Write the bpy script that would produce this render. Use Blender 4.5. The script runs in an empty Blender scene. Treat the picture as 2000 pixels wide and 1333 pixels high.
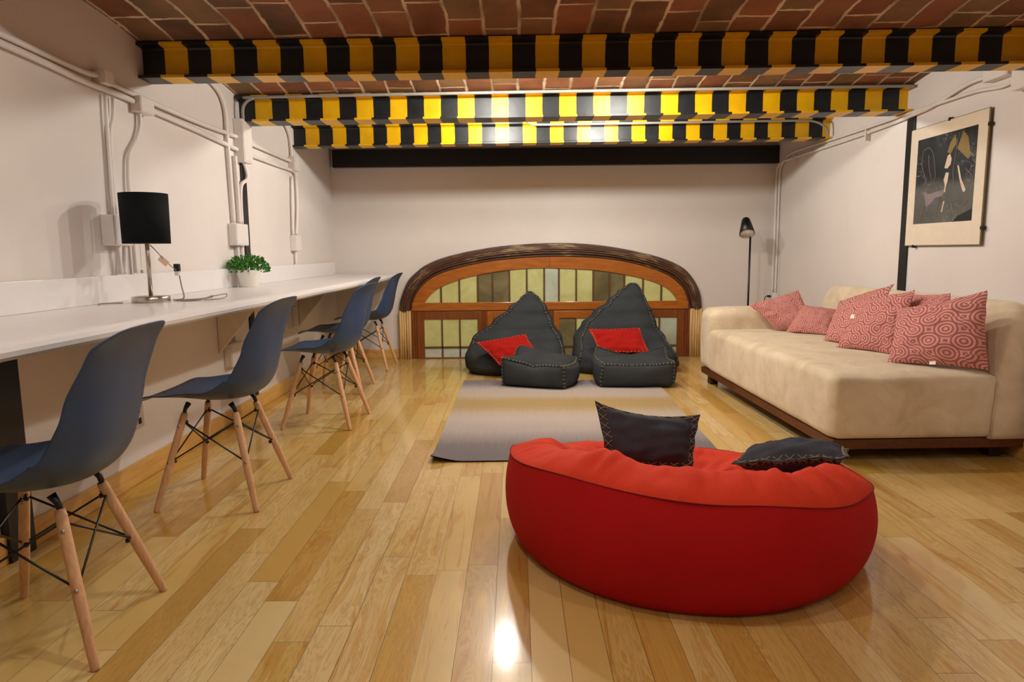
import bpy, math, random
from math import sin, cos, pi, atan, radians, sqrt
from mathutils import Vector, Matrix, noise
import numpy as np
random.seed(7)
sc = bpy.context.scene
COL = sc.collection

# ---------------------------------------------------------------- camera
CAM_H = 1.03
FPX = 1340.0
pitch = atan(175 / 1340.0); yaw = 0.006; roll = -0.0095
fw = Vector((-sin(yaw) * cos(pitch), cos(yaw) * cos(pitch), -sin(pitch)))
rt = Vector((cos(yaw), sin(yaw), 0)); up = rt.cross(fw)
r2 = cos(roll) * rt + sin(roll) * up
u2 = -sin(roll) * rt + cos(roll) * up
cd = bpy.data.cameras.new('camera'); cam = bpy.data.objects.new('camera', cd); COL.objects.link(cam)
cd.sensor_width = 36.0; cd.lens = 36.0 * FPX / 2000.0
cd.clip_start = 0.02
m = Matrix((r2, u2, -fw)).transposed().to_4x4(); m.translation = Vector((0, 0, CAM_H))
cam.matrix_world = m
sc.camera = cam

# ---------------------------------------------------------------- world, colour, render hints
sc.view_settings.view_transform = 'Standard'
sc.view_settings.look = 'None'
sc.view_settings.exposure = 1.10
sc.view_settings.gamma = 1.0
sc.view_settings.use_curve_mapping = False
w = bpy.data.worlds.new('world'); sc.world = w; w.use_nodes = True
w.node_tree.nodes['Background'].inputs[0].default_value = (1.0, 0.86, 0.72, 1)
w.node_tree.nodes['Background'].inputs[1].default_value = 0.05
try:
    sc.cycles.use_denoising = True
    sc.cycles.max_bounces = 10
    sc.cycles.diffuse_bounces = 6
    sc.cycles.sample_clamp_indirect = 6.0
except Exception:
    pass

WARM = (1.0, 0.98, 0.89)
def bulb(name, x, y, z, watt, rad=0.032, color=WARM):
    ld = bpy.data.lights.new(name, 'POINT'); ld.energy = watt; ld.shadow_soft_size = rad; ld.color = color
    o = bpy.data.objects.new(name, ld); COL.objects.link(o); o.location = (x, y, z)
    return o
LIGHTS = [(-0.10, 3.84, 2.0, 16), (0.70, 3.84, 2.0, 16), (-0.10, 4.98, 2.0, 19), (0.70, 4.98, 2.0, 19),
         (-0.45, 1.60, 2.0, 10), (0.75, 1.60, 2.0, 5), (-0.2, 0.35, 2.0, 6), (0.9, 0.35, 2.0, 4),
         (0.3, -1.1, 2.0, 6)]  # last three are added fill lights out of view, without fixtures
for i, (x, y, z, e) in enumerate(LIGHTS):
    bulb('room_light', x, y, z, e)

# ---------------------------------------------------------------- node materials
def srgb(*c):
    f = lambda v: v / 12.92 if v <= 0.04045 else ((v + 0.055) / 1.055) ** 2.4
    return tuple(f(v / 255.0) for v in c) + (1,)

class G:
    def __init__(s, name, rough=0.6, spec=0.4, metal=0.0, coat=0.0, coat_rough=0.1):
        s.m = bpy.data.materials.new(name); s.m.use_nodes = True
        s.t = s.m.node_tree; s.b = s.t.nodes['Principled BSDF']
        s.b.inputs['Roughness'].default_value = rough
        s.b.inputs['Metallic'].default_value = metal
        s.b.inputs['Specular IOR Level'].default_value = spec
        s.b.inputs['Coat Weight'].default_value = coat
        s.b.inputs['Coat Roughness'].default_value = coat_rough
    def n(s, typ, props=None, **inp):
        nd = s.t.nodes.new(typ)
        for k, v in (props or {}).items(): setattr(nd, k, v)
        for k, v in inp.items():
            key = int(k[1:]) if k[0] == 'i' and k[1:].isdigit() else k.replace('_', ' ')
            s.put(nd.inputs[key], v)
        return nd
    def put(s, sock, v):
        if isinstance(v, bpy.types.NodeSocket): s.t.links.new(v, sock)
        else: sock.default_value = v
    def math(s, op, a, b=0.0, c=0.0):
        nd = s.t.nodes.new('ShaderNodeMath'); nd.operation = op
        s.put(nd.inputs[0], a); s.put(nd.inputs[1], b); s.put(nd.inputs[2], c)
        return nd.outputs[0]
    def coord(s, which='Object', scale=(1, 1, 1), rot=(0, 0, 0)):
        tc = s.t.nodes.new('ShaderNodeTexCoord')
        mp = s.t.nodes.new('ShaderNodeMapping'); mp.inputs['Scale'].default_value = scale
        mp.inputs['Rotation'].default_value = rot
        s.t.links.new(tc.outputs[which], mp.inputs[0]); return mp.outputs[0]
    def world(s, scale=(1, 1, 1)):
        g = s.t.nodes.new('ShaderNodeNewGeometry')
        mp = s.t.nodes.new('ShaderNodeMapping'); mp.inputs['Scale'].default_value = scale
        s.t.links.new(g.outputs['Position'], mp.inputs[0]); return mp.outputs[0]
    def xyz(s, v):
        nd = s.t.nodes.new('ShaderNodeSeparateXYZ'); s.t.links.new(v, nd.inputs[0]); return nd.outputs
    def comb(s, x, y, z=0.0):
        nd = s.t.nodes.new('ShaderNodeCombineXYZ')
        for i, v in enumerate((x, y, z)): s.put(nd.inputs[i], v)
        return nd.outputs[0]
    def noise(s, vec, scale, detail=3.0, rough=0.55, dist=0.0):
        nd = s.n('ShaderNodeTexNoise', None, Vector=vec, Scale=scale, Detail=detail, Roughness=rough, Distortion=dist)
        return nd.outputs['Fac']
    def white(s, vec):
        nd = s.t.nodes.new('ShaderNodeTexWhiteNoise'); nd.noise_dimensions = '3D'
        s.t.links.new(vec, nd.inputs['Vector']); return nd.outputs['Value']
    def ramp(s, fac, stops, interp='LINEAR'):
        nd = s.t.nodes.new('ShaderNodeValToRGB'); nd.color_ramp.interpolation = interp
        e = nd.color_ramp.elements
        while len(e) < len(stops): e.new(0.5)
        for i, (p, c) in enumerate(stops): e[i].position = p; e[i].color = c
        s.put(nd.inputs[0], fac); return nd.outputs[0]
    def mix(s, fac, a, b, mode='MIX'):
        nd = s.t.nodes.new('ShaderNodeMix'); nd.data_type = 'RGBA'; nd.blend_type = mode
        s.put(nd.inputs[0], fac); s.put(nd.inputs[6], a); s.put(nd.inputs[7], b); return nd.outputs[2]
    def color(s, v): s.put(s.b.inputs['Base Color'], v); return s
    def rough(s, v): s.put(s.b.inputs['Roughness'], v); return s
    def bump(s, h, strength=0.3, dist=0.01):
        nd = s.n('ShaderNodeBump', None, Height=h, Strength=strength, Distance=dist)
        s.t.links.new(nd.outputs[0], s.b.inputs['Normal']); return s

def simple(name, rgb, rough=0.5, spec=0.4, metal=0.0, var=0.06, nscale=14, bump=0.05, bscale=60, **k):
    g = G(name, rough, spec, metal, **k)
    c = srgb(*rgb); lo = tuple(v * (1 - var) for v in c[:3]) + (1,); hi = tuple(min(1, v * (1 + var)) for v in c[:3]) + (1,)
    v = g.coord('Object')
    g.color(g.ramp(g.noise(v, nscale), [(0.3, lo), (0.7, hi)]))
    if bump: g.bump(g.noise(v, bscale, 2), bump, 0.004)
    return g.m

def fabric(name, rgb, weave=900, var=0.12, bump=0.35, rough=0.95, blot=6, sheen=0.0):
    g = G(name, rough, 0.15)
    c = srgb(*rgb); v = g.coord('Object')
    lo = tuple(x * (1 - var) for x in c[:3]) + (1,); hi = tuple(min(1, x * (1 + var)) for x in c[:3]) + (1,)
    n1 = g.noise(v, blot, 4)
    base = g.ramp(n1, [(0.3, lo), (0.7, hi)])
    n2 = g.noise(v, weave / 3.0, 2)
    g.color(g.mix(0.25, base, g.ramp(n2, [(0.35, lo), (0.65, hi)])))
    g.b.inputs['Sheen Weight'].default_value = sheen
    g.bump(g.math('ADD', g.math('MULTIPLY', n2, 0.3), g.math('MULTIPLY', n1, 1.5)), bump, 0.008)
    return g.m

MAT = {}
# plaster wall
g = G('wall_paint', 0.75, 0.25); v = g.world()
g.color(g.ramp(g.noise(v, 1.3, 4), [(0.3, srgb(214, 206, 202)), (0.7, srgb(222, 215, 211))]))
g.bump(g.math('ADD', g.noise(v, 2.2, 3), g.math('MULTIPLY', g.noise(v, 40, 2), 0.05)), 0.25, 0.03)
MAT['wall'] = g.m
MAT['white_paint'] = simple('white_gloss_paint', (224, 217, 213), 0.4, 0.45, var=0.02)
MAT['shaded_conduit'] = simple('conduit_paint_shaded', (150, 146, 138), 0.4, 0.4, var=0.05)  # conduit paint greyed to carry the shade along the beams
g = G('lit_bulb', 0.4); g.b.inputs['Emission Color'].default_value = (1, .9, .78, 1); g.b.inputs['Emission Strength'].default_value = 6.0; MAT['bulb'] = g.m
MAT['counter'] = simple('white_laminate', (226, 222, 222), 0.28, 0.5, var=0.015, bump=0.02)
MAT['black_steel'] = simple('black_painted_steel', (14, 16, 20), 0.4, 0.5, var=0.15, bump=0.03)
MAT['black_matte'] = simple('black_matte_fabric', (14, 17, 20), 0.85, 0.2, var=0.1)
MAT['shade_inner'] = simple('shade_lining', (205, 195, 185), 0.8, 0.2)
MAT['chrome'] = simple('brushed_nickel', (190, 180, 168), 0.26, 0.5, metal=1.0, var=0.05, bump=0.02)
MAT['screw'] = simple('zinc_screw', (175, 172, 170), 0.35, 0.5, metal=0.9)
MAT['shell'] = simple('slate_blue_plastic', (50, 72, 106), 0.40, 0.4, var=0.03, bump=0.04, bscale=400)
MAT['plug'] = simple('dark_plug', (30, 28, 28), 0.5)
MAT['cord'] = simple('grey_cord', (150, 142, 132), 0.5)
MAT['tag'] = simple('paper_tag', (240, 205, 180), 0.7)
MAT['label_white'] = simple('care_label_cloth', (236, 232, 228), 0.8)
MAT['stitch'] = simple('tan_thread', (150, 138, 108), 0.9, 0.1)
MAT['stitch_red'] = simple('pale_thread', (205, 150, 125), 0.9, 0.1)
MAT['charcoal'] = fabric('charcoal_felt', (54, 58, 61), 900, 0.18, 0.5)
MAT['charcoal_blue'] = fabric('charcoal_blue_wool', (62, 63, 72), 900, 0.18, 0.5)
MAT['red_cloth'] = fabric('red_felt', (154, 26, 18), 900, 0.1, 0.4)
MAT['red_top'] = fabric('red_canvas_lit', (208, 58, 32), 1200, 0.05, 0.25, rough=0.8)  # pouf top: light from above put into a brighter, more orange red
MAT['red_side'] = fabric('red_canvas_shaded', (184, 24, 27), 1200, 0.05, 0.25, rough=0.8)  # pouf side: weak light put into the colour as a darker red
MAT['seam'] = simple('seam_thread', (120, 14, 12), 0.9)
MAT['pot'] = simple('white_ceramic', (232, 228, 222), 0.35, 0.5, var=0.02)
MAT['leaf'] = simple('green_leaf', (60, 125, 40), 0.5, 0.4, var=0.45, nscale=40)
MAT['soil'] = simple('dark_soil', (50, 38, 28), 0.95)
MAT['mdf'] = simple('desk_bracket_paint', (214, 206, 198), 0.6)
MAT['plate'] = simple('outlet_plate', (188, 176, 162), 0.45)
MAT['hole'] = simple('outlet_slot', (25, 22, 20), 0.6)

# beige microsuede
g = G('beige_microsuede', 0.92, 0.15); v = g.coord('Object')
n1 = g.noise(v, 5.5, 5, 0.65, 0.6)
g.color(g.ramp(n1, [(0.32, srgb(196, 178, 148)), (0.5, srgb(211, 195, 167)), (0.68, srgb(222, 207, 182))]))
g.b.inputs['Sheen Weight'].default_value = 0.25
g.bump(g.math('ADD', n1, g.math('MULTIPLY', g.noise(v, 300, 2), 0.1)), 0.25, 0.006)
MAT['suede'] = g.m

def wood(name, stops, rough=0.5, axis=(1, 1, 1), scale=6, spec=0.4, coat=0.0, bump=0.1):
    g = G(name, rough, spec, coat=coat); v = g.coord('Object', axis)
    n = g.noise(v, scale, 6, 0.6, 0.4)
    g.color(g.ramp(n, stops)); g.bump(n, bump, 0.003); return g.m
MAT['beech'] = wood('beech_dowel', [(0.3, srgb(198, 150, 110)), (0.7, srgb(222, 180, 140))], 0.5, (8, 8, 1), 12)
MAT['plinth'] = wood('walnut_plinth', [(0.3, srgb(80, 40, 18)), (0.7, srgb(104, 56, 26))], 0.45, (8, 1, 8), 5)
MAT['plinth_dark'] = wood('walnut_foot', [(0.3, srgb(40, 22, 14)), (0.7, srgb(54, 30, 18))], 0.5, (4, 4, 1), 8)
MAT['pine'] = wood('varnished_pine', [(0.3, srgb(196, 146, 72)), (0.7, srgb(218, 172, 100))], 0.3, (1, 1, 14), 4, coat=0.3)
MAT['orange_wood'] = wood('orange_varnished_wood', [(0.25, srgb(140, 74, 18)), (0.75, srgb(184, 108, 34))], 0.32, (1, 3, 8), 5, coat=0.3)
MAT['brown_wood'] = wood('red_brown_wood', [(0.25, srgb(102, 50, 20)), (0.75, srgb(140, 76, 32))], 0.36, (8, 3, 1), 5, coat=0.3)
MAT['came'] = simple('dark_muntin', (92, 62, 28), 0.5, var=0.2)

# worn dark moulding (u along, v across)
g = G('worn_dark_moulding', 0.42, 0.5); v = g.coord('UV', (1, 1, 1)); o = g.xyz(v)
st = g.noise(g.comb(g.math('MULTIPLY', o[0], 5.0), g.math('MULTIPLY', o[1], 30.0)), 1.0, 5, 0.7, 0.2)
big = g.noise(g.comb(g.math('MULTIPLY', o[0], 2.6), g.math('MULTIPLY', o[1], 1.6), 3.0), 1.0, 4, 0.6)
wear = g.math('MULTIPLY', g.ramp(st, [(0.46, (0, 0, 0, 1)), (0.58, (1, 1, 1, 1))]), g.ramp(big, [(0.52, (0.06, 0.06, 0.06, 1)), (0.62, (1, 1, 1, 1))]))
base = g.ramp(st, [(0.3, srgb(42, 24, 20)), (0.65, srgb(92, 54, 38))])
g.color(g.mix(wear, base, srgb(196, 168, 128)))
g.bump(st, 0.3, 0.004); MAT['moulding'] = g.m
# worn cream pillar
g = G('worn_cream_wood', 0.55, 0.35); v = g.coord('Object', (30, 30, 1.6))
st = g.noise(v, 1.5, 5, 0.7)
g.color(g.ramp(st, [(0.3, srgb(120, 74, 34)), (0.42, srgb(204, 164, 104)), (0.7, srgb(226, 196, 144))]))
g.bump(st, 0.2, 0.003); MAT['cream_wood'] = g.m

def glass(name, a, b, scale=7):
    g = G(name, 0.22, 0.5); v = g.world()
    n = g.noise(v, scale, 4, 0.6, 0.8)
    g.color(g.ramp(n, [(0.3, srgb(*a)), (0.7, srgb(*b))])); g.bump(g.noise(v, 25, 2), 0.12, 0.004); return g.m
MAT['glass_green'] = glass('pale_green_glass', (186, 188, 118), (206, 206, 146))
MAT['glass_dark'] = glass('smoky_glass', (96, 88, 58), (134, 122, 88), 4)
MAT['glass_blue'] = glass('pale_blue_glass', (172, 186, 164), (198, 204, 190))

# striped hazard paint on beams
def stripes(name, x0, per):
    g = G(name, 0.4, 0.5); v = g.coord('Object'); o = g.xyz(v)
    wob = g.math('MULTIPLY', g.math('SUBTRACT', g.noise(v, 9, 2), 0.5), 0.006)
    x = g.math('ADD', g.math('SUBTRACT', o[0], x0 - per * 20), wob)
    f = g.math('FRACT', g.math('DIVIDE', x, per))
    s = g.math('LESS_THAN', f, 0.5)
    n = g.noise(v, 12, 3)
    yel = g.ramp(n, [(0.3, srgb(226, 172, 2)), (0.7, srgb(236, 188, 4))])
    blk = g.ramp(n, [(0.3, srgb(14, 18, 24)), (0.7, srgb(22, 27, 34))])
    g.color(g.mix(s, blk, yel)); g.rough(g.math('ADD', g.math('MULTIPLY', n, 0.12), 0.36))
    g.bump(g.noise(v, 30, 3), 0.12, 0.004); return g.m

# brick vault
g = G('brick_vault', 0.7, 0.35); v = g.coord('UV'); o = g.xyz(v)
wx = g.math('MULTIPLY', g.math('SUBTRACT', g.noise(v, 3.5, 3), 0.5), 0.035)
wy = g.math('MULTIPLY', g.math('SUBTRACT', g.noise(g.comb(o[1], o[0], 4.0), 3.5, 3), 0.5), 0.035)
X = g.math('DIVIDE', g.math('ADD', g.math('ADD', o[0], wx), 10.02), 0.157)
row = g.math('FLOOR', X); fx = g.math('FRACT', X)
off = g.white(g.comb(row, 3.0, 1.0))
Y = g.math('ADD', g.math('DIVIDE', g.math('ADD', o[1], wy), 0.30), off)
colm = g.math('FLOOR', Y); fy = g.math('FRACT', Y)
ex = g.math('MULTIPLY', g.math('MINIMUM', fx, g.math('SUBTRACT', 1.0, fx)), 0.157)
ey = g.math('MULTIPLY', g.math('MINIMUM', fy, g.math('SUBTRACT', 1.0, fy)), 0.30)
edge = g.math('ADD', g.math('MINIMUM', ex, ey), g.math('MULTIPLY', g.math('SUBTRACT', g.noise(v, 16, 4), 0.5), 0.020))
br = g.n('ShaderNodeMapRange', {'interpolation_type': 'SMOOTHSTEP'}, Value=edge, From_Min=0.003, From_Max=0.011).outputs[0]
bid = g.white(g.comb(row, colm, 7.0))
bc = g.ramp(bid, [(0.0, srgb(88, 68, 48)), (0.25, srgb(134, 80, 50)), (0.5, srgb(156, 94, 62)), (0.7, srgb(126, 102, 68)), (0.85, srgb(142, 108, 74)), (1.0, srgb(172, 104, 70))])
dirt = g.noise(v, 9, 5, 0.65)
bc = g.mix(g.math('MULTIPLY', dirt, 0.7), bc, g.ramp(g.noise(v, 5, 4), [(0.35, srgb(66, 52, 38)), (0.65, srgb(146, 96, 66))]))
mort = g.ramp(g.noise(v, 4, 3), [(0.35, srgb(150, 126, 100)), (0.6, srgb(226, 204, 174))])
g.color(g.mix(br, mort, bc)); g.bump(g.math('ADD', g.math('MULTIPLY', br, -0.6), g.math('MULTIPLY', dirt, 0.8)), 0.5, 0.012)
MAT['brick'] = g.m

# plank floor
g = G('maple_plank_floor', 0.2, 0.45, coat=0.75, coat_rough=0.10); v = g.world(); o = g.xyz(v)
PW = 0.0985
X = g.math('DIVIDE', g.math('ADD', o[0], 10.0 * PW * 10 + 0.067), PW)
row = g.math('FLOOR', X); fx = g.math('FRACT', X)
off = g.math('MULTIPLY', g.white(g.comb(row, 1.0, 5.0)), 7.0)
Y = g.math('ADD', g.math('DIVIDE', o[1], 0.95), off)
colm = g.math('FLOOR', Y); fy = g.math('FRACT', Y)
bid = g.white(g.comb(row, colm, 2.0)); bid2 = g.white(g.comb(colm, row, 9.0))
gv = g.comb(g.math('ADD', g.math('MULTIPLY', o[0], 9.0), g.math('MULTIPLY', bid, 40.0)), g.math('MULTIPLY', o[1], 0.9), g.math('MULTIPLY', bid2, 30.0))
gr = g.noise(gv, 2.2, 5, 0.6, 1.4)
rings = g.math('POWER', g.math('ADD', g.math('MULTIPLY', g.math('SINE', g.math('MULTIPLY', gr, 60.0)), 0.5), 0.5), 2.5)
fine = g.noise(g.comb(g.math('MULTIPLY', o[0], 160.0), g.math('MULTIPLY', o[1], 6.0), bid), 1.0, 3)
bc = g.ramp(bid, [(0.0, srgb(200, 160, 80)), (0.2, srgb(214, 184, 112)), (0.45, srgb(222, 196, 132)), (0.6, srgb(204, 166, 74)), (0.78, srgb(226, 204, 148)), (0.9, srgb(186, 142, 50)), (1.0, srgb(210, 176, 94))])
stain = g.ramp(gr, [(0.52, (1, 1, 1, 1)), (0.62, srgb(232, 190, 100)), (0.74, srgb(196, 128, 48))])
sm = g.math('MULTIPLY', g.math('GREATER_THAN', bid2, 0.5), 0.6)
bc = g.mix(sm, bc, stain, 'MULTIPLY')
bc = g.mix(g.math('MULTIPLY', g.math('MULTIPLY', rings, 0.38), g.math('GREATER_THAN', g.white(g.comb(row, colm, 21.0)), 0.40)), bc, srgb(160, 108, 44))
bc = g.mix(g.math('MULTIPLY', fine, 0.10), bc, srgb(150, 98, 48))
cl = g.noise(v, 3.0, 4, 0.6)
bc = g.mix(g.ramp(cl, [(0.45, (0, 0, 0, 1)), (0.75, (0.3, 0.3, 0.3, 1))]), bc, srgb(190, 146, 66))
ex = g.math('MULTIPLY', g.math('MINIMUM', fx, g.math('SUBTRACT', 1.0, fx)), PW)
ey = g.math('MULTIPLY', g.math('MINIMUM', fy, g.math('SUBTRACT', 1.0, fy)), 0.95)
ed = g.math('MINIMUM', ex, ey)
gap = g.n('ShaderNodeMapRange', None, Value=ed, From_Min=0.0004, From_Max=0.0014).outputs[0]
gd = g.math('MULTIPLY', g.math('SUBTRACT', 1.0, gap), g.math('ADD', 0.4, g.math('MULTIPLY', g.white(g.comb(row, 8.0, 8.0)), 0.6)))
g.color(g.mix(gd, bc, srgb(62, 40, 18)))
g.rough(g.math('ADD', 0.26, g.math('MULTIPLY', cl, 0.14)))
g.bump(g.math('ADD', g.math('MULTIPLY', gap, 0.5), g.math('MULTIPLY', g.noise(g.comb(g.math('MULTIPLY', o[0], 10.0), g.math('MULTIPLY', o[1], 1.5)), 1.0, 2), 0.35)), 0.12, 0.004)
MAT['floor'] = g.m

# rug: woven bands along its length
g = G('banded_woven_rug', 0.95, 0.1); v = g.coord('UV'); o = g.xyz(v)
fz = g.noise(g.comb(g.math('MULTIPLY', o[0], 160.0), g.math('MULTIPLY', o[1], 5.0)), 1.0, 4, 0.7)
t = g.math('ADD', o[1], g.math('MULTIPLY', g.math('SUBTRACT', fz, 0.5), 0.10))
bc = g.ramp(t, [(0.0, srgb(98, 92, 98)), (0.13, srgb(104, 98, 102)), (0.26, srgb(160, 150, 146)), (0.40, srgb(176, 164, 156)), (0.47, srgb(172, 158, 138)), (0.55, srgb(160, 134, 76)), (0.64, srgb(158, 132, 74)), (0.72, srgb(172, 158, 140)), (0.83, srgb(168, 158, 154)), (0.93, srgb(112, 104, 110)), (1.0, srgb(98, 92, 98))])
wv = g.noise(g.comb(g.math('MULTIPLY', o[0], 420.0), g.math('MULTIPLY', o[1], 500.0)), 1.0, 2)
g.color(g.mix(0.18, bc, g.ramp(wv, [(0.3, srgb(90, 84, 84)), (0.7, srgb(220, 210, 200))])))
g.bump(wv, 0.4, 0.004); MAT['rug'] = g.m
MAT['rug_under'] = simple('rug_backing', (48, 46, 48), 0.9)

# pink cushion: concentric arc tiles (woven pattern)
def arcs(name):
    g = G(name, 0.9, 0.15); v = g.coord('UV', (6.0, 6.0, 1)); o = g.xyz(v)
    cx = g.math('FLOOR', o[0]); cy = g.math('FLOOR', o[1]); fx = g.math('FRACT', o[0]); fy = g.math('FRACT', o[1])
    fl = g.math('GREATER_THAN', g.white(g.comb(cx, cy, 3.0)), 0.5)
    fxx = g.math('ADD', g.math('MULTIPLY', fl, g.math('SUBTRACT', 1.0, g.math('MULTIPLY', fx, 2.0))), fx)
    d1 = g.math('SQRT', g.math('ADD', g.math('MULTIPLY', fxx, fxx), g.math('MULTIPLY', fy, fy)))
    ax = g.math('SUBTRACT', 1.0, fxx); ay = g.math('SUBTRACT', 1.0, fy)
    d2 = g.math('SQRT', g.math('ADD', g.math('MULTIPLY', ax, ax), g.math('MULTIPLY', ay, ay)))
    d = g.math('MINIMUM', d1, d2)
    s = g.math('SINE', g.math('MULTIPLY', d, 2 * pi * 4.0))
    wv = g.noise(v, 60, 2)
    c = g.ramp(g.math('ADD', g.math('MULTIPLY', s, 0.5), 0.5), [(0.12, srgb(160, 88, 86)), (0.35, srgb(188, 118, 112)), (0.6, srgb(200, 136, 130)), (0.92, srgb(214, 166, 156))])
    g.color(g.mix(g.math('MULTIPLY', wv, 0.2), c, srgb(176, 108, 104)))
    g.bump(g.math('ADD', s, wv), 0.25, 0.003); return g.m
MAT['pink'] = arcs('pink_arc_weave')

# abstract print
g = G('abstract_print', 0.5, 0.3); v = g.coord('UV'); o = g.xyz(v)
n = g.noise(v, 3.0, 5, 0.6)
low = g.n('ShaderNodeMapRange', {'interpolation_type': 'SMOOTHSTEP'}, Value=g.math('ADD', o[1], g.math('MULTIPLY', n, 0.2)), From_Min=0.48, From_Max=0.62).outputs[0]
base = g.mix(low, g.ramp(n, [(0.3, srgb(74, 74, 70)), (0.7, srgb(98, 97, 92))]), g.ramp(n, [(0.3, srgb(16, 20, 24)), (0.7, srgb(42, 48, 50))]))
sw = g.math('ABSOLUTE', g.math('SUBTRACT', g.noise(g.comb(g.math('MULTIPLY', o[0], 1.6), o[1]), 5.0, 3, 0.5, 1.8), 0.5))
ln = g.ramp(sw, [(0.0, (0.6, 0.6, 0.6, 1)), (0.018, (0, 0, 0, 1))])
msk = g.ramp(g.noise(v, 2.3, 2), [(0.45, (0, 0, 0, 1)), (0.6, (1, 1, 1, 1))])
g.color(g.mix(g.math('MULTIPLY', ln, msk), base, srgb(168, 160, 156)))
MAT['print'] = g.m
MAT['art_ochre'] = simple('ochre_paint', (128, 104, 52), 0.5)
MAT['art_grey'] = simple('mauve_grey_paint', (128, 116, 120), 0.5)
MAT['art_cream'] = simple('cream_paint', (206, 184, 162), 0.5)
MAT['art_dark'] = simple('ink_dark', (18, 22, 24), 0.5)
MAT['mount'] = simple('cream_mount', (222, 208, 188), 0.16, 0.5, var=0.03, bump=0)
MAT['mount_edge'] = simple('brass_edge', (112, 98, 60), 0.4)

# ---------------------------------------------------------------- mesh helpers
class MB:
    def __init__(s): s.v = []; s.f = []; s.uv = {}; s.mi = {}
    def add(s, vs, fs, uvs=None, mi=0):
        b = len(s.v); s.v += [tuple(x) for x in vs]
        for k, f in enumerate(fs):
            i = len(s.f); s.f.append(tuple(b + q for q in f)); s.mi[i] = mi
            if uvs: s.uv[i] = [uvs[q] for q in f]
        return s
    def box(s, x0, x1, y0, y1, z0, z1, mi=0):
        vs = [(x, y, z) for z in (z0, z1) for y in (y0, y1) for x in (x0, x1)]
        return s.add(vs, [(0, 2, 3, 1), (4, 5, 7, 6), (0, 1, 5, 4), (2, 6, 7, 3), (0, 4, 6, 2), (1, 3, 7, 5)], mi=mi)
    def tube(s, pts, r, n=8, cap=True, mi=0):
        pts = [Vector(p) for p in pts]; rr = r if isinstance(r, (list, tuple)) else [r] * len(pts)
        vs = []; fs = []; prev = None
        for i, p in enumerate(pts):
            t = (pts[min(i + 1, len(pts) - 1)] - pts[max(i - 1, 0)]).normalized()
            if prev is None:
                a = Vector((0, 0, 1)) if abs(t.z) < 0.9 else Vector((1, 0, 0))
                nrm = t.cross(a).normalized()
            else:
                nrm = (prev - t * prev.dot(t)).normalized()
            prev = nrm; bn = t.cross(nrm)
            for k in range(n):
                a = 2 * pi * k / n; vs.append(p + (nrm * cos(a) + bn * sin(a)) * rr[i])
        for i in range(len(pts) - 1):
            for k in range(n):
                fs.append((i * n + k, i * n + (k + 1) % n, (i + 1) * n + (k + 1) % n, (i + 1) * n + k))
        if cap:
            fs.append(tuple(range(n))[::-1]); fs.append(tuple((len(pts) - 1) * n + k for k in range(n)))
        return s.add(vs, fs, mi=mi)
    def lathe(s, prof, n=32, c=(0, 0, 0), mi=0):
        vs = []; fs = []
        for r, z in prof:
            for k in range(n):
                a = 2 * pi * k / n; vs.append((c[0] + r * cos(a), c[1] + r * sin(a), c[2] + z))
        for i in range(len(prof) - 1):
            for k in range(n):
                fs.append((i * n + k, i * n + (k + 1) % n, (i + 1) * n + (k + 1) % n, (i + 1) * n + k))
        return s.add(vs, fs, mi=mi)
    def grid(s, fn, nu, nv, uv=None, closeu=False, mi=0):
        vs = []; uvs = []
        for j in range(nv):
            for i in range(nu):
                a = i / (nu if closeu else nu - 1); b = j / (nv - 1)
                vs.append(fn(a, b)); uvs.append(uv(a, b) if uv else (a, b))
        fs = []
        for j in range(nv - 1):
            for i in range(nu if closeu else nu - 1):
                i2 = (i + 1) % nu
                fs.append((j * nu + i, j * nu + i2, (j + 1) * nu + i2, (j + 1) * nu + i))
        return s.add(vs, fs, uvs, mi)
    def build(s, name, mat, parent=None, smooth=True, bevel=0.0, bseg=2, solid=0.0, subd=0, offset=0.0):
        me = bpy.data.meshes.new(name); me.from_pydata(s.v, [], s.f)
        mats = mat if isinstance(mat, (list, tuple)) else [mat]
        for mm in mats: me.materials.append(mm)
        for p in me.polygons:
            p.use_smooth = smooth; p.material_index = s.mi.get(p.index, 0)
        if s.uv:
            l = me.uv_layers.new(name='UVMap')
            for p in me.polygons:
                q = s.uv.get(p.index)
                if q:
                    for k, li in enumerate(p.loop_indices): l.data[li].uv = q[k][:2]
        me.update()
        o = bpy.data.objects.new(name, me); COL.objects.link(o)
        if parent: o.parent = parent
        if solid:
            md = o.modifiers.new('thickness', 'SOLIDIFY'); md.thickness = solid; md.offset = offset
        if bevel:
            md = o.modifiers.new('bevel', 'BEVEL'); md.width = bevel; md.segments = bseg; md.limit_method = 'ANGLE'
            for p in me.polygons: p.use_smooth = False
        if subd:
            md = o.modifiers.new('subdivision', 'SUBSURF'); md.levels = subd; md.render_levels = subd
        return o

def recalc(o):
    import bmesh
    bm = bmesh.new(); bm.from_mesh(o.data); bmesh.ops.recalc_face_normals(bm, faces=bm.faces); bm.to_mesh(o.data); bm.free(); return o

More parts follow.
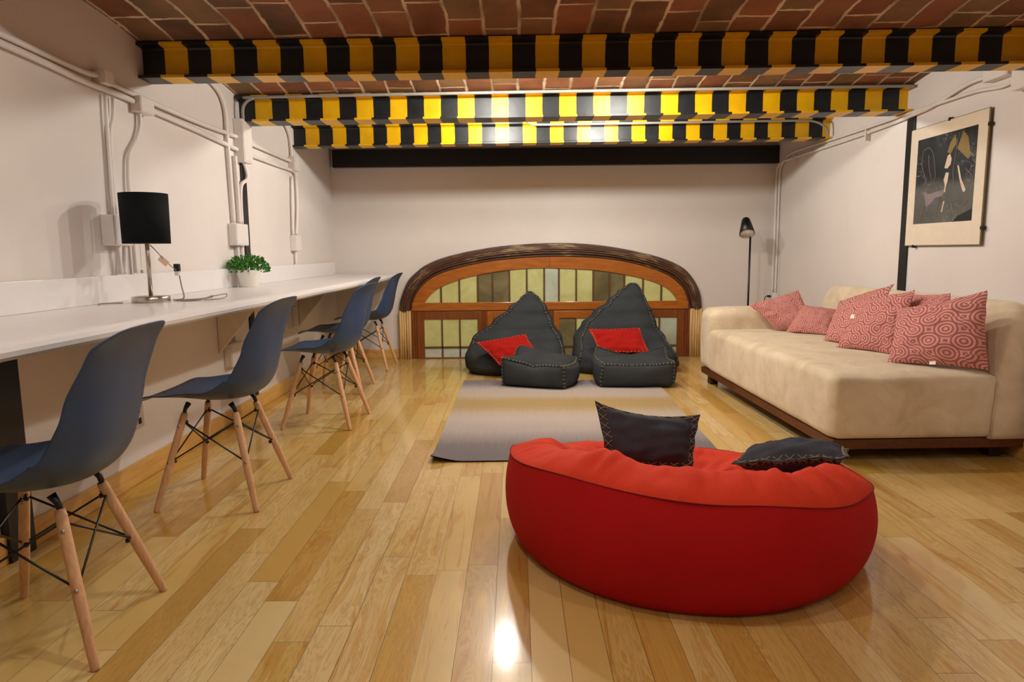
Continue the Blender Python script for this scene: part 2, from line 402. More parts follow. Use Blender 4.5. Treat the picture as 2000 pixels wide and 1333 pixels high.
def tag(o, label, cat, group=None):
    o['label'] = label; o['category'] = cat
    if group: o['group'] = group
    return o
def struct(o): o['kind'] = 'structure'; return o
def empty(name, loc=(0, 0, 0), rz=0.0):
    o = bpy.data.objects.new(name, None); COL.objects.link(o); o.empty_display_size = 0.1
    o.location = loc; o.rotation_euler = (0, 0, rz); return o
def copy_tree(o, parent=None):
    c = o.copy(); COL.objects.link(c); c.parent = parent
    for ch in list(o.children): copy_tree(ch, c)
    return c
def bez(p0, p1, p2, n=8):
    p0, p1, p2 = Vector(p0), Vector(p1), Vector(p2)
    return [p0 * (1 - t) ** 2 + p1 * 2 * t * (1 - t) + p2 * t * t for t in [i / n for i in range(n + 1)]]
def smooth_path(pts, n=8):
    P = [Vector(p) for p in pts]; out = []
    for i in range(len(P) - 1):
        a = P[max(i - 1, 0)]; b = P[i]; c = P[i + 1]; d = P[min(i + 2, len(P) - 1)]
        for k in range(n):
            t = k / n
            out.append(0.5 * ((2 * b) + (c - a) * t + (2 * a - 5 * b + 4 * c - d) * t * t + (3 * b - a - 3 * c + d) * t ** 3))
    out.append(P[-1]); return out

XL, XR, YB, YF = -1.735, 2.47, 6.64, -2.2
ZC = 2.15
# ---------------------------------------------------------------- room shell
struct(MB().box(XL - .15, XR + .15, YF - .1, YB + .15, -0.08, 0).build('floor', MAT['floor'], smooth=False))
struct(MB().box(XL - .12, XL, YF, YB + .1, 0, ZC + .05).build('wall_left', MAT['wall'], smooth=False))
struct(MB().box(XR, XR + .12, YF, YB + .1, 0, ZC + .05).build('wall_right', MAT['wall'], smooth=False))
struct(MB().box(XL, XR, YB, YB + .12, 0, ZC + .05).build('wall_back', MAT['wall'], smooth=False))
struct(MB().box(XL, XR, YF - .12, YF, 0, ZC + .05).build('wall_front', MAT['wall'], smooth=False))
struct(MB().box(XL, XL + .018, YF, YB, 0, 0.098).build('baseboard_left', MAT['pine'], bevel=.004))
struct(MB().box(XL + .018, -1.128, YB - .018, YB, 0, 0.092).build('baseboard_back', MAT['pine'], bevel=.004))
struct(MB().box(XR - .018, XR, YF, YB - .018, 0, 0.095).build('baseboard_right', MAT['pine'], bevel=.004))

TILT = 0.005
def tz(x): return (x - 0.0) * TILT
BF = [-1.15, -0.02, 1.10, 2.215, 3.29, 4.40, 5.49]      # front faces of the beams (m from the camera)
BZ = [1.84, 1.84, 1.845, 1.858, 1.850, 1.856, 1.866]
BH = 0.158; BW = 0.112; BWS = [.115, .115, .115, .115, .125, .165, .135]
cb = MB()
edges = [YF - BW / 2] + [b + BW / 2 for b in BF] + [YB]
for i in range(len(edges) - 1):
    a, b = edges[i], edges[i + 1]; L = b - a
    rise = 0.055 if i < len(edges) - 2 else 0.03
    zs = BZ[min(i, 6)] + BH - .002
    def fn(u, t, a=a, L=L, rise=rise, zs=zs):
        x = XL - .02 + u * (XR - XL + .04); y = a + t * L
        return (x, y, zs + rise * (1 - (2 * t - 1) ** 2) + tz(x) + 0.004 * noise.noise(Vector((x * 3, y * 3, 0))))
    cb.grid(fn, 40, 13, uv=lambda u, t, a=a, L=L: (XL + u * (XR - XL), a + t * L + i * 0.13))
struct(cb.build('ceiling', MAT['brick']))
struct(MB().box(XL - .12, XR + .12, YF - .12, YB + .12, ZC, ZC + .1).build('trim_1', MAT['wall'], smooth=False))

# I-beams
X0 = [-1.61, -1.60, -1.62, -1.645, -1.63, -1.632, -1.639]
PER = [.2125, .2125, .2125, .2125, .2165, .2130, .2132]
labels = {3: 'yellow and black striped steel beam nearest the camera, only its underside showing at top left',
          4: 'longest yellow and black striped steel ceiling beam, in front of the other two',
          5: 'yellow and black striped steel ceiling beam with a long shade-grey conduit along its top',
          6: 'shortest and farthest yellow and black striped steel beam, just above the plain black beam',
          0: 'striped steel ceiling beam far behind the camera', 1: 'striped steel ceiling beam just behind the camera', 2: 'striped steel ceiling beam over the camera side of the room'}
def ibeam(name, y0, z0, h, wd, mat, x0=XL + .001, x1=XR - .001):
    t = 0.012; tw = 0.009; c = y0 + wd / 2
    prof = [(y0, 0), (y0 + wd, 0), (y0 + wd, t), (c + tw + .006, t + .004), (c + tw, t + .012), (c + tw, h - t - .012), (c + tw + .006, h - t - .004), (y0 + wd, h - t), (y0 + wd, h),
            (y0, h), (y0, h - t), (c - tw - .006, h - t - .004), (c - tw, h - t - .012), (c - tw, t + .012), (c - tw - .006, t + .004), (y0, t)]
    n = len(prof); vs = [(x, y, z0 + z + tz(x)) for x in (x0, x1) for y, z in prof]
    fs = [(k, (k + 1) % n, n + (k + 1) % n, n + k) for k in range(n)] + [tuple(range(n))[::-1], tuple(range(n, 2 * n))]
    return recalc(MB().add(vs, fs).build(name, mat, smooth=False))
for i in range(2, 7):
    tag(ibeam('striped_beam', BF[i], BZ[i], BH, BWS[i], stripes('hazard_stripes', X0[i], PER[i])), labels[i], 'beam', 'striped ceiling beams')
tag(MB().box(XL + .03, XR - .001, YB - .07, YB - .001, 1.826, 1.986).build('black_beam', MAT['black_steel'], bevel=.003),
    'plain black steel beam fixed along the top of the back wall', 'beam')
# black columns in the side walls
tag(MB().box(XL + .0005, XL + .012, 4.425, 4.50, 0.0, 1.86).build('steel_column', MAT['black_steel'], bevel=.002),
    'thin black steel column behind the potted plant on the left wall', 'column')
tag(MB().box(XL + .0005, XL + .03, 2.19, 2.31, 0.0, .778).build('steel_column', MAT['black_steel'], bevel=.002),
    'black steel column under the desk at the far left edge', 'column')
tag(MB().box(XR - .012, XR - .0005, 4.362, 4.445, 0.0, 1.86).build('steel_column', MAT['black_steel'], bevel=.002),
    'thin black steel column on the right wall beside the framed print', 'column')

# ceiling lamps, one per light except the added fill, in the crown of each bay
for i, (x, y, z, e) in enumerate(LIGHTS[:6]):
    t = empty('ceiling_lamp', (x, y, z + tz(x)))
    zc = 0.056
    MB().lathe([(0, zc), (.05, zc), (.05, zc - .014), (0.02, zc - .02), (.02, .052), (0, .052)], 20).build('lamp_base', MAT['white_paint'], t)
    MB().lathe([(0, .036), (.032, .036), (.030, .040), (0, .041)], 18).build('light_bulb', MAT['bulb'], t)
    sd = 'left' if x < .3 else 'right'
    bay = {3: 'just behind the front striped beam', 4: 'just behind the middle striped beam', 1: 'in the brick bay above the camera'}[int(y)]
    tag(t, 'small white lamp holder ' + bay + ', ' + sd + ' one', 'lamp', 'lamps between the ceiling beams')

# ---------------------------------------------------------------- arched window (back wall)
win = struct(empty('window_1', (0, 0, 0)))
WY = 6.60
outer = [(-1.126, 0.465), (-1.127, 0.529), (-1.089, 0.652), (-1.031, 0.769), (-0.961, 0.837), (-0.871, 0.904), (-0.697, 0.976), (-0.417, 1.041), (-0.099, 1.085), (0.311, 1.107), (0.661, 1.097), (0.996, 1.053), (1.365, 0.968), (1.60, 0.866), (1.715, 0.745), (1.779, 0.611), (1.797, 0.465)]
mid = [(-1.006, 0.465), (-0.979, 0.582), (-0.911, 0.694), (-0.8, 0.785), (-0.666, 0.844), (-0.41, 0.908), (-0.101, 0.953), (0.31, 0.976), (0.75, 0.962), (1.102, 0.91), (1.405, 0.815), (1.546, 0.726), (1.626, 0.627), (1.667, 0.465)]
inner = [(-0.88, 0.546), (-0.80, 0.642), (-0.70, 0.706), (-0.545, 0.765), (-0.367, 0.809), (-0.058, 0.855), (0.271, 0.871), (0.751, 0.847), (1.042, 0.801), (1.219, 0.762), (1.39, 0.702), (1.49, 0.632), (1.553, 0.546)]
def resample(pts, n):
    P = smooth_path([(x, 0, z) for x, z in pts], 10); L = [0]
    for i in range(1, len(P)): L.append(L[-1] + (P[i] - P[i - 1]).length)
    out = []; j = 0
    for k in range(n):
        d = L[-1] * k / (n - 1)
        while j < len(L) - 2 and L[j + 1] < d: j += 1
        f = (d - L[j]) / max(1e-9, L[j + 1] - L[j]); out.append(P[j].lerp(P[j + 1], min(1, max(0, f))))
    return out, L[-1]
NS = 90
O, LO = resample(outer, NS); M_, _ = resample(mid, NS); I_, _ = resample(inner, NS)
prof = []
nr = 41
for k in range(nr):
    t = k / (nr - 1)
    base = 0.055 * sin(pi * min(1, t * 1.15)) ** 0.6 if t < .86 else 0.028
    rib = 0.014 * abs(sin(t * pi * 6)) ** 0.7
    prof.append((t, base + rib if 0 < t < 1 else 0.0))
mb = MB()
mb.grid(lambda u, t: (O[round(u * (NS - 1))].lerp(M_[round(u * (NS - 1))], prof[round(t * (nr - 1))][0]) + Vector((0, YB - 0.005 - prof[round(t * (nr - 1))][1], 0))), NS, nr, uv=lambda u, t: (u * 3.4, t))
# end caps
for u in (0, NS - 1):
    vs = [O[u].lerp(M_[u], p[0]) + Vector((0, YB - 0.005 - p[1], 0)) for p in prof]
    mb.add(vs, [tuple(range(len(vs)))], [(0.1, 0.1)] * len(vs))
recalc(mb.build('arch_moulding', MAT['moulding'], win))
def plate(curveA, curveB, y0, y1, name, mat):
    n = len(curveA); vs = []
    for y in (y0, y1):
        vs += [(p.x, y, p.z) for p in curveA] + [(p.x, y, p.z) for p in curveB]
    fs = []
    for i in range(n - 1):
        fs += [(i, i + 1, n + i + 1, n + i), (2 * n + i, 3 * n + i, 3 * n + i + 1, 2 * n + i + 1), (i, 2 * n + i, 2 * n + i + 1, i + 1), (n + i, n + i + 1, 3 * n + i + 1, 3 * n + i)]
    return recalc(MB().add(vs, fs).build(name, mat, win, smooth=False))
plate(M_, I_, WY, YB - .002, 'arch_frame', MAT['orange_wood'])
MB().box(.328, .331, WY - .001, WY, .872, .973).build('frame_joint', MAT['came'], win)
MB().box(-1.0, 1.66, WY - .004, YB - .002, .468, .546).build('transom_rail', MAT['orange_wood'], win, bevel=.004)
MB().box(-1.0, 1.66, WY + .006, YB - .002, .458, .468).build('shadow_gap', MAT['came'], win, smooth=False)
mx = [-0.718, -0.541, -0.364, -0.221, -0.059, 0.108, 0.275, 0.416, 0.582, 0.745, 0.899, 1.044, 1.223, 1.399]
def arch_z(x):
    for i in range(len(I_) - 1):
        a, b = I_[i], I_[i + 1]
        if a.x <= x <= b.x and b.x > a.x: return a.z + (b.z - a.z) * (x - a.x) / (b.x - a.x)
    return .546
xs = [-0.88] + mx + [1.553]
gb = MB()
for i in range(len(xs) - 1):
    a, b = xs[i], xs[i + 1]; N = 8
    top = [(a + (b - a) * k / N, WY + .016, arch_z(a + (b - a) * k / N) + .01) for k in range(N + 1)]
    bot = [(a + (b - a) * k / N, WY + .016, .54) for k in range(N + 1)]
    mi = 1 if i in (3, 4, 10) else (1 if i == 11 else (2 if i == 7 else 0))
    gb.add(top + bot, [(k, N + 1 + k, N + 2 + k, k + 1) for k in range(N)], mi=mi)
gb.build('fanlight_glass', [MAT['glass_green'], MAT['glass_dark'], MAT['glass_blue']], win, smooth=False)
mm = MB()
for x in mx: mm.box(x - .008, x + .008, WY + .004, WY + .018, .54, arch_z(x) + .006)
mm.build('fanlight_muntin', MAT['came'], win, smooth=False)
# four glazed leaves
leaves = [(-.957, -.330, -.887, -.371, 0), (-.277, .298, -.217, .249, 0), (.365, .945, .422, .893, 1), (.995, 1.625, 1.046, 1.556, 2)]
for k, (a, b, ga, gb_, c) in enumerate(leaves):
    lf = MB()
    lf.box(a, ga, WY, YB - .004, 0, .458); lf.box(gb_, b, WY, YB - .004, 0, .458); lf.box(ga, gb_, WY + .002, YB - .004, .386, .458)
    lf.box(ga, gb_, WY + .004, YB - .004, 0, .012)
    L = lf.build('door_leaf', MAT['brown_wood'] if k in (0, 3) else MAT['orange_wood'], win, bevel=.003)
    p = MB(); W = (gb_ - ga) / 3
    for j in range(3):
        for (z0, z1) in ((.012, .11), (.11, .386)):
            mi = 0
            if k == 2 and j == 0: mi = 1
            if k == 3 and j == 2: mi = 2
            if z0 < .1 and k in (0, 3): mi = 2
            p.add([(ga + W * j, WY + .016, z0), (ga + W * (j + 1), WY + .016, z0), (ga + W * (j + 1), WY + .016, z1), (ga + W * j, WY + .016, z1)], [(0, 1, 2, 3)], mi=mi)
    p.build('leaf_glass', [MAT['glass_green'], MAT['glass_dark'], MAT['glass_blue']], L, smooth=False)
    q = MB(); q.box(ga, gb_, WY + .004, WY + .018, .103, .118)
    for j in (1, 2): q.box(ga + W * j - .007, ga + W * j + .007, WY + .004, WY + .018, .01, .388)
    q.build('leaf_muntin', MAT['came'], L, smooth=False)
for (a, b) in ((-.330, -.277), (.298, .365), (.945, .995)):
    pb = MB(); pb.box(a, b, WY - .004, YB - .004, 0, .458)
    for j in range(3):
        x = a + (b - a) * (j + .5) / 3; pb.tube([(x, WY - .004, 0.0), (x, WY - .004, .458)], .007, 8)
    pb.build('moulded_post', MAT['brown_wood'], win, smooth=False)
for (a, b) in ((-1.016, -.957), (1.625, 1.68)):
    pb = MB(); pb.box(a, b, WY + .012, YB - .004, 0, .465)
    pb.tube([(a + .02, WY + .01, 0), (a + .02, WY + .01, .46)], .009, 8); pb.tube([(b - .014, WY + .01, 0), (b - .014, WY + .01, .46)], .008, 8)
    pb.build('dark_jamb', MAT['moulding'] if 0 else MAT['brown_wood'], win, smooth=False)
for (a, b) in ((-1.128, -1.016), (1.68, 1.795)):
    pb = MB(); pb.box(a, b, WY - .01, YB - .004, 0, .462)
    for j in range(5):
        x = a + (b - a) * (j + .5) / 5; pb.tube([(x, WY - .01, 0.001), (x, WY - .01, .47)], .0112, 10)
    pb.build('fluted_pillar', MAT['cream_wood'], win, smooth=True)

# ---------------------------------------------------------------- desk along the left wall
desk = empty('wall_desk', (XL, 0, 0))
Y0, Y1 = -0.6, 6.60
def fx(y): return 0.545 + (y - 1.5) / 5.1 * 0.085       # depth of the top
prof = [(0.0, .832)] + [(-.03, .832), (-.012, .828), (-.003, .819), (0, .807), (-.003, .794), (-.012, .785), (-.03, .781)] + [(0, .781)]
def dpt(i, y):
    if i == 0: return (0.002, y, .832)
    if i == len(prof) - 1: return (0.002, y, .781)
    return (fx(y) + prof[i][0], y, prof[i][1])
ys = [Y0 + (Y1 - Y0) * k / 12 for k in range(13)]; n = len(prof)
vs = [dpt(i, y) for y in ys for i in range(n)]
fs = [(j * n + i, j * n + (i + 1) % n, (j + 1) * n + (i + 1) % n, (j + 1) * n + i) for j in range(12) for i in range(n)] + [tuple(range(n)), tuple(12 * n + i for i in range(n))[::-1]]
recalc(MB().add(vs, fs).build('desk_top', MAT['counter'], desk, smooth=False))
MB().box(.004, .034, Y0, 6.5, .832, .945).build('backsplash', MAT['counter'], desk, bevel=.003)
for y in (1.95, 3.95, 5.45):
    vs = [(0.004, yy, z) for yy in (y, y + .02) for z in (.781, .455)] + [(.28, yy, .781) for yy in (y, y + .02)]
    recalc(MB().add(vs, [(0, 1, 4), (2, 5, 3), (0, 2, 3, 1), (0, 4, 5, 2), (1, 3, 5, 4)]).build('support_bracket', MAT['mdf'], desk, smooth=False))
tag(desk, 'long white built-in desk top running along the left wall', 'desk')

# ---------------------------------------------------------------- chairs
def make_chair():
    c = empty('shell_chair')
    P = smooth_path([(-.275, 0, .436), (-.258, 0, .451), (-.20, 0, .460), (-.10, 0, .449), (0, 0, .436), (.10, 0, .438), (.168, 0, .463), (.208, 0, .52), (.228, 0, .60), (.243, 0, .68), (.262, 0, .76), (.286, 0, .818), (.312, 0, .853)], 10)
    L = [0]
    for i in range(1, len(P)): L.append(L[-1] + (P[i] - P[i - 1]).length)
    T = L[-1]
    def at(s):
        d = s * T; j = 0
        while j < len(L) - 2 and L[j + 1] < d: j += 1
        f = (d - L[j]) / (L[j + 1] - L[j]); p = P[j].lerp(P[j + 1], f); t = (P[j + 1] - P[j]).normalized()
        return p, Vector((-t.z, 0, t.x))
    def interp(s, tb):
        for i in range(len(tb) - 1):
            if s <= tb[i + 1][0]:
                f = (s - tb[i][0]) / (tb[i + 1][0] - tb[i][0]); f = f * f * (3 - 2 * f)
                return tb[i][1] + (tb[i + 1][1] - tb[i][1]) * f
        return tb[-1][1]
    Wt = [(0, .205), (.12, .222), (.35, .236), (.52, .232), (.65, .222), (.8, .212), (.93, .198), (1, .185)]
    Ct = [(0, .0), (.10, .016), (.32, .055), (.5, .095), (.6, .082), (.75, .055), (.9, .028), (1, .010)]
    def fn(u, s):
        v = 2 * u - 1; av = abs(v)
        if s > .5: s2 = .5 + (s - .5) * (1 - .13 * av ** 4.5 - .02 * av ** 2)
        else: s2 = .5 - (.5 - s) * (1 - .12 * av ** 5)
        p, nn = at(s2); c_ = interp(s2, Ct) * av ** 2.6
        q = p + nn * c_
        return (q.x, v * interp(s2, Wt) * (1 - .03 * av ** 6), q.z)
    MB().grid(fn, 25, 49).build('seat_shell', MAT['shell'], c, solid=.006, subd=1)
    tops = {}; feet = {}
    for sx in (-1, 1):
        for sy in (-1, 1):
            a = Vector((.105 * sx - .005, .105 * sy, .386)); b = Vector((.205 * sx, .205 * sy, .0)); tops[sx, sy] = a; feet[sx, sy] = b
            lg = MB().tube([a, a.lerp(b, .04), a.lerp(b, .6), a.lerp(b, .985), b], [.0125, .0145, .0145, .011, .0095], 14).build('leg', MAT['beech'], c)
            for f in (.13, .5):
                p = a.lerp(b, f); d = Vector((0.25 * sx, sy, 0)).normalized()
                MB().tube([p + d * .0163, p - d * .0163], .0056, 10).build('screw', MAT['screw'], lg)
            MB().tube([a + Vector((0, 0, -.03)), a + Vector((0, 0, .006)), a + Vector((-.004 * sx, .0, .018)), a + Vector((-.018 * sx, .0, .040))], [.0065, .0085, .0085, .012], 8).build('seat_bracket', MAT['black_steel'], c)
    wf = MB()
    ks = [(-1, -1), (1, -1), (1, 1), (-1, 1)]
    for i in range(4):
        A, B = ks[i], ks[(i + 1) % 4]
        hiA, loA = tops[A].lerp(feet[A], .08), tops[A].lerp(feet[A], .5)
        hiB, loB = tops[B].lerp(feet[B], .08), tops[B].lerp(feet[B], .5)
        wf.tube([hiA, loB], .0033, 6); wf.tube([hiB, loA], .0033, 6)
    for k in ks:
        lo = tops[k].lerp(feet[k], .5); hi = tops[k].lerp(feet[k], .1)
        inn = Vector((-.016 * k[0], -.016 * k[1], 0))
        for p in (lo, hi): wf.tube([p, p + inn], .0072, 8)
    wf.build('wire_brace', MAT['black_steel'], c)
    return c
proto = make_chair()
CH = [(-1.28, 1.775, radians(5), 'slate blue shell chair nearest the camera, cut by the left edge'),
      (-1.25, 2.85, radians(-1), 'slate blue shell chair second from the camera, below the table lamp side of the desk'),
      (-1.165, 4.125, radians(-4), 'slate blue shell chair third along the desk, overlapping the chair behind it'),
      (-1.33, 5.13, radians(-1), 'slate blue shell chair mostly hidden behind the third chair at the desk'),
      (-1.33, 6.15, radians(-2), 'slate blue shell chair at the far end of the desk by the back wall')]
for i, (x, y, r, lb) in enumerate(CH):
    o = proto if i == 0 else copy_tree(proto)
    o.location = (x, y, 0); o.rotation_euler.z = r
    tag(o, lb, 'chair', 'blue shell chairs along the desk')

# ---------------------------------------------------------------- table lamp
tl = empty('table_lamp', (-1.540, 2.89, .832))
MB().lathe([(0, 0), (.073, 0), (.074, .003), (.074, .022), (.071, .026), (.0, .028)], 48).build('lamp_base', MAT['chrome'], tl)
MB().tube([(0, 0, .028), (0, 0, .34)], .0085, 16).build('lamp_pole', MAT['chrome'], tl)
sh = MB(); sh.lathe([(.090, .245), (.092, .45)], 48)
sh = sh.build('lamp_shade', [MAT['black_matte']], tl, solid=.003)
MB().lathe([(.086, .246), (.088, .449)], 48).build('shade_lining', MAT['shade_inner'], sh)
pc = MB(); 
for k in range(28): pc.lathe([(0, -.0018), (.0018, 0), (0, .0018)], 6, (-.025, -.01, .245 - k * .0037))
pc.lathe([(0, -.012), (.006, -.010), (.005, 0), (0, .002)], 10, (-.025, -.01, .135)); pc.build('pull_chain', MAT['chrome'], tl)
MB().tube(smooth_path([(.012, 0, .24), (.03, .01, .215), (.055, .02, .18), (.082, .035, .145), (.10, .06, .12)], 6), .0022, 6).build('loose_wire', MAT['cord'], tl)
tg = MB(); tg.box(-.022, .022, -.0005, .0005, -.013, .013); tg = tg.build('price_tag', MAT['tag'], tl, smooth=False); tg.location = (.055, .018, .172); tg.rotation_euler = (0, radians(42), 0)
tag(tl, 'table lamp with black drum shade and brushed metal pole on the desk', 'lamp')
cdm = MB()
cdm.tube(smooth_path([(-1.445, 2.95, .96), (-1.44, 2.955, .90), (-1.435, 2.96, .845), (-1.47, 2.97, .836), (-1.40, 2.99, .836), (-1.36, 3.05, .84), (-1.33, 3.0, .85), (-1.36, 2.93, .836), (-1.44, 2.92, .836), (-1.50, 3.0, .836)], 8), .0028, 6)
cdm.tube(smooth_path([(-1.44, 2.92, .836), (-1.43, 2.94, .836), (-1.37, 2.96, .838), (-1.32, 3.02, .85), (-1.30, 3.08, .853), (-1.29, 3.02, .838), (-1.34, 2.95, .836)], 8), .0025, 6)
o = MB().tube(smooth_path([(-1.615, 2.81, .8355), (-1.64, 2.80, .8355), (-1.68, 2.76, .8355), (-1.665, 2.73, .8355)], 8), .0028, 6).build('lamp_cord', MAT['cord'])
tag(o, 'short end of grey cord left of the table lamp base', 'cord')
o = cdm.build('lamp_cord', MAT['cord'])
tag(o, 'thin grey cord looped on the desk around the table lamp base', 'cord')
pg = empty('charging_plug', (-1.448, 2.945, .975))
MB().box(-.012, .012, -.009, .009, -.016, .016).build('plug_body', MAT['plug'], pg, bevel=.003); MB().box(-.008, .008, -.01, .008, -.034, -.016).build('plug_cap', MAT['white_paint'], pg, bevel=.002)
tag(pg, 'small dark plug hanging on a wire just right of the black lampshade', 'plug')

# ---------------------------------------------------------------- potted plant
pp = empty('potted_plant', (-1.62, 4.17, .832))
MB().lathe([(0, 0), (.052, 0), (.056, .004), (.070, .098), (.071, .102), (.066, .102), (.064, .09), (0, .088)], 36).build('pot', MAT['pot'], pp)
MB().lathe([(0, .091), (.064, .091)], 24).build('soil', MAT['soil'], pp)
lf = MB(); rnd = random.Random(3)
for k in range(520):
    a = rnd.uniform(0, 2 * pi); r = .115 * sqrt(rnd.random()); h = .10 + (.095 - r * .35) * rnd.random() + (.0)
    h = max(.088, h - max(0, r - .09) * 1.2)
    p = Vector((cos(a) * r, sin(a) * r, h)); 
    d = Vector((cos(a) * (r * 8 + rnd.uniform(-.5, .5)), sin(a) * (r * 8 + rnd.uniform(-.5, .5)), rnd.uniform(.2, 1.4))).normalized()
    s = d.cross(Vector((rnd.uniform(-1, 1), rnd.uniform(-1, 1), rnd.uniform(-1, 1)))).normalized(); nn = d.cross(s)
    l = rnd.uniform(.016, .026); w_ = l * .42
    lf.add([p, p + d * l * .5 + s * w_ + nn * .002, p + d * l, p + d * l * .5 - s * w_ + nn * .002, p + d * l * .5 - nn * .002], [(0, 1, 4), (1, 2, 4), (2, 3, 4), (3, 0, 4)])
lf.build('foliage', MAT['leaf'], pp, smooth=False)
st = MB()
for k in range(26):
    a = rnd.uniform(0, 2 * pi); r = rnd.uniform(.02, .095)
    st.tube([(cos(a) * r * .3, sin(a) * r * .3, .088), (cos(a) * r, sin(a) * r, .15)], .0012, 5)
st.build('stem', MAT['leaf'], pp)
tag(pp, 'small leafy green plant in a white pot on the desk', 'plant')

# ---------------------------------------------------------------- conduits and boxes
WP = MAT['white_paint']
def conduit(pts, label, r=.0125, group=None, sm=True, name='conduit', mat=None):
    o = MB().tube(smooth_path(pts, 8) if sm else pts, r, 10).build(name, mat or WP)
    tag(o, label, 'pipe', group or 'white painted wall conduits'); return o
def wbox(x0, x1, y0, y1, z0, z1, label, name='junction_box', mat=None):
    t = empty(name, ((x0 + x1) / 2, (y0 + y1) / 2, z0))
    hx, hy, h = (x1 - x0) / 2, (y1 - y0) / 2, z1 - z0
    MB().box(-hx, hx, -hy, hy, 0, h).build('box_body', mat or WP, t, bevel=.003)
    s = 1 if (x0 + x1) / 2 < 0 else -1
    MB().box(min(s * hx, s * (hx + .003)), max(s * hx, s * (hx + .003)), -hy * .93, hy * .93, h * .04, h * .96).build('cover_plate', mat or WP, t, bevel=.001)
    tag(t, label, 'electrical box'); return t
cx = XL + .018
conduit([(cx, -1.5, 1.80), (cx, 1, 1.80), (cx, 2.4, 1.768), (cx, 2.73, 1.760), (cx, 2.86, 1.758), (cx, 2.94, 1.768)], 'upper white conduit along the left wall, near end above the lamp', .0125)
conduit([(cx, 3.0, 1.757), (cx, 3.35, 1.747), (cx, 3.83, 1.742), (cx, 4.21, 1.748), (cx, 4.36, 1.75)], 'upper white conduit on the left wall between the first and second box', .0125)
conduit([(cx, 4.50, 1.742), (cx, 4.9, 1.738), (cx, 5.39, 1.733)], 'upper white conduit on the left wall, far section', .0115)
conduit([(cx, -1.5, 1.77), (cx, 1, 1.765), (cx, 2.4, 1.739), (cx, 2.83, 1.722), (cx, 3.1, 1.722), (cx, 3.2, 1.718)], 'lower white conduit along the left wall, near end above the lamp', .0125)
conduit([(cx, 3.32, 1.710), (cx, 3.8, 1.697), (cx, 4.20, 1.680), (cx, 4.36, 1.672)], 'lower white conduit on the left wall, middle section', .0125)
conduit([(cx, 4.50, 1.668), (cx, 5.0, 1.666), (cx, 5.40, 1.666), (cx, 5.47, 1.655), (cx, 5.50, 1.62), (cx, 5.50, 1.4), (cx, 5.44, 1.176)], 'lower white conduit on the left wall, far section bending down', .0115)
conduit([(cx, 2.985, 1.70), (cx, 2.98, 1.60), (cx, 2.975, 1.4), (cx, 2.97, 1.19)], 'thin white conduit dropping to the box left of the lampshade', .008)
conduit([(cx, 3.04, 1.70), (cx, 3.03, 1.62), (cx, 3.0, 1.55), (cx, 2.992, 1.4), (cx, 2.99, 1.19)], 'second thin white conduit merging into the drop left of the lampshade', .008)
conduit([(cx, 3.245, 1.70), (cx, 3.24, 1.62), (cx, 3.20, 1.55), (cx, 3.135, 1.48), (cx, 3.115, 1.40), (cx, 3.11, 1.30), (cx, 3.11, .95)], 'bent white conduit going down behind the black lampshade', .010)
conduit([(cx + .01, 2.965, 1.075), (cx + .01, 2.975, .95)], 'short white conduit under the lamp box, left one', .010)
conduit([(cx + .01, 3.02, 1.075), (cx + .01, 3.0, .95)], 'short white conduit under the lamp box, right one', .010)
conduit([(cx, 3.96, 2.0), (cx, 4.06, 1.995), (cx, 4.16, 1.955), (cx, 4.214, 1.875), (cx, 4.217, 1.75), (cx, 4.228, 1.5), (cx, 4.24, 1.22)], 'white conduit curving from under the first beam down to the double box', .0125)
conduit([(cx, 4.32, 1.63), (cx, 4.325, 1.45), (cx, 4.33, 1.22)], 'straight white conduit dropping to the double box above the plant', .0125)
conduit([(cx, 4.43, 1.63), (cx + .012, 4.46, 1.55), (cx + .014, 4.45, 1.50), (cx, 4.38, 1.44), (cx, 4.365, 1.22)], 'curved white conduit crossing the black column above the plant', .0115)
conduit([(cx, 4.27, 1.08), (cx, 4.275, .95)], 'short white conduit under the double box, left one', .0115)
conduit([(cx, 4.34, 1.08), (cx, 4.345, .95)], 'short white conduit under the double box, right one', .0115)
conduit([(cx, 5.20, 1.998), (cx, 5.31, 1.984), (cx, 5.39, 1.93), (cx, 5.415, 1.85), (cx, 5.415, 1.77)], 'white conduit curving down beside the farthest striped beam on the left wall', .0115)
conduit([(cx, 5.40, 1.62), (cx, 5.375, 1.4), (cx, 5.36, 1.17)], 'straight white conduit dropping to the small far box on the left wall', .0115)
conduit([(cx, 5.40, 1.05), (cx, 5.40, .95)], 'short white conduit under the small far box', .010)
wbox(XL + .001, XL + .05, 2.93, 3.0, 1.735, 1.79, 'small white conduit fitting high on the left wall, nearest the camera', 'conduit_fitting')
wbox(XL + .001, XL + .05, 3.20, 3.32, 1.675, 1.745, 'white box on the lower conduit right above the lampshade')
wbox(XL + .001, XL + .06, 4.36, 4.50, 1.60, 1.86, 'tall white box over the black column where the conduits cross')
wbox(XL + .001, XL + .05, 5.38, 5.50, 1.665, 1.77, 'white box high on the left wall near the farthest striped beam')
wbox(XL + .001, XL + .055, 2.90, 3.04, 1.07, 1.20, 'white switch box on the wall partly behind the black lampshade')
wbox(XL + .001, XL + .05, 4.19, 4.375, 1.082, 1.215, 'white double box on the left wall above the plant')
wbox(XL + .001, XL + .045, 5.335, 5.47, 1.05, 1.17, 'small white box low on the left wall right of the black column')
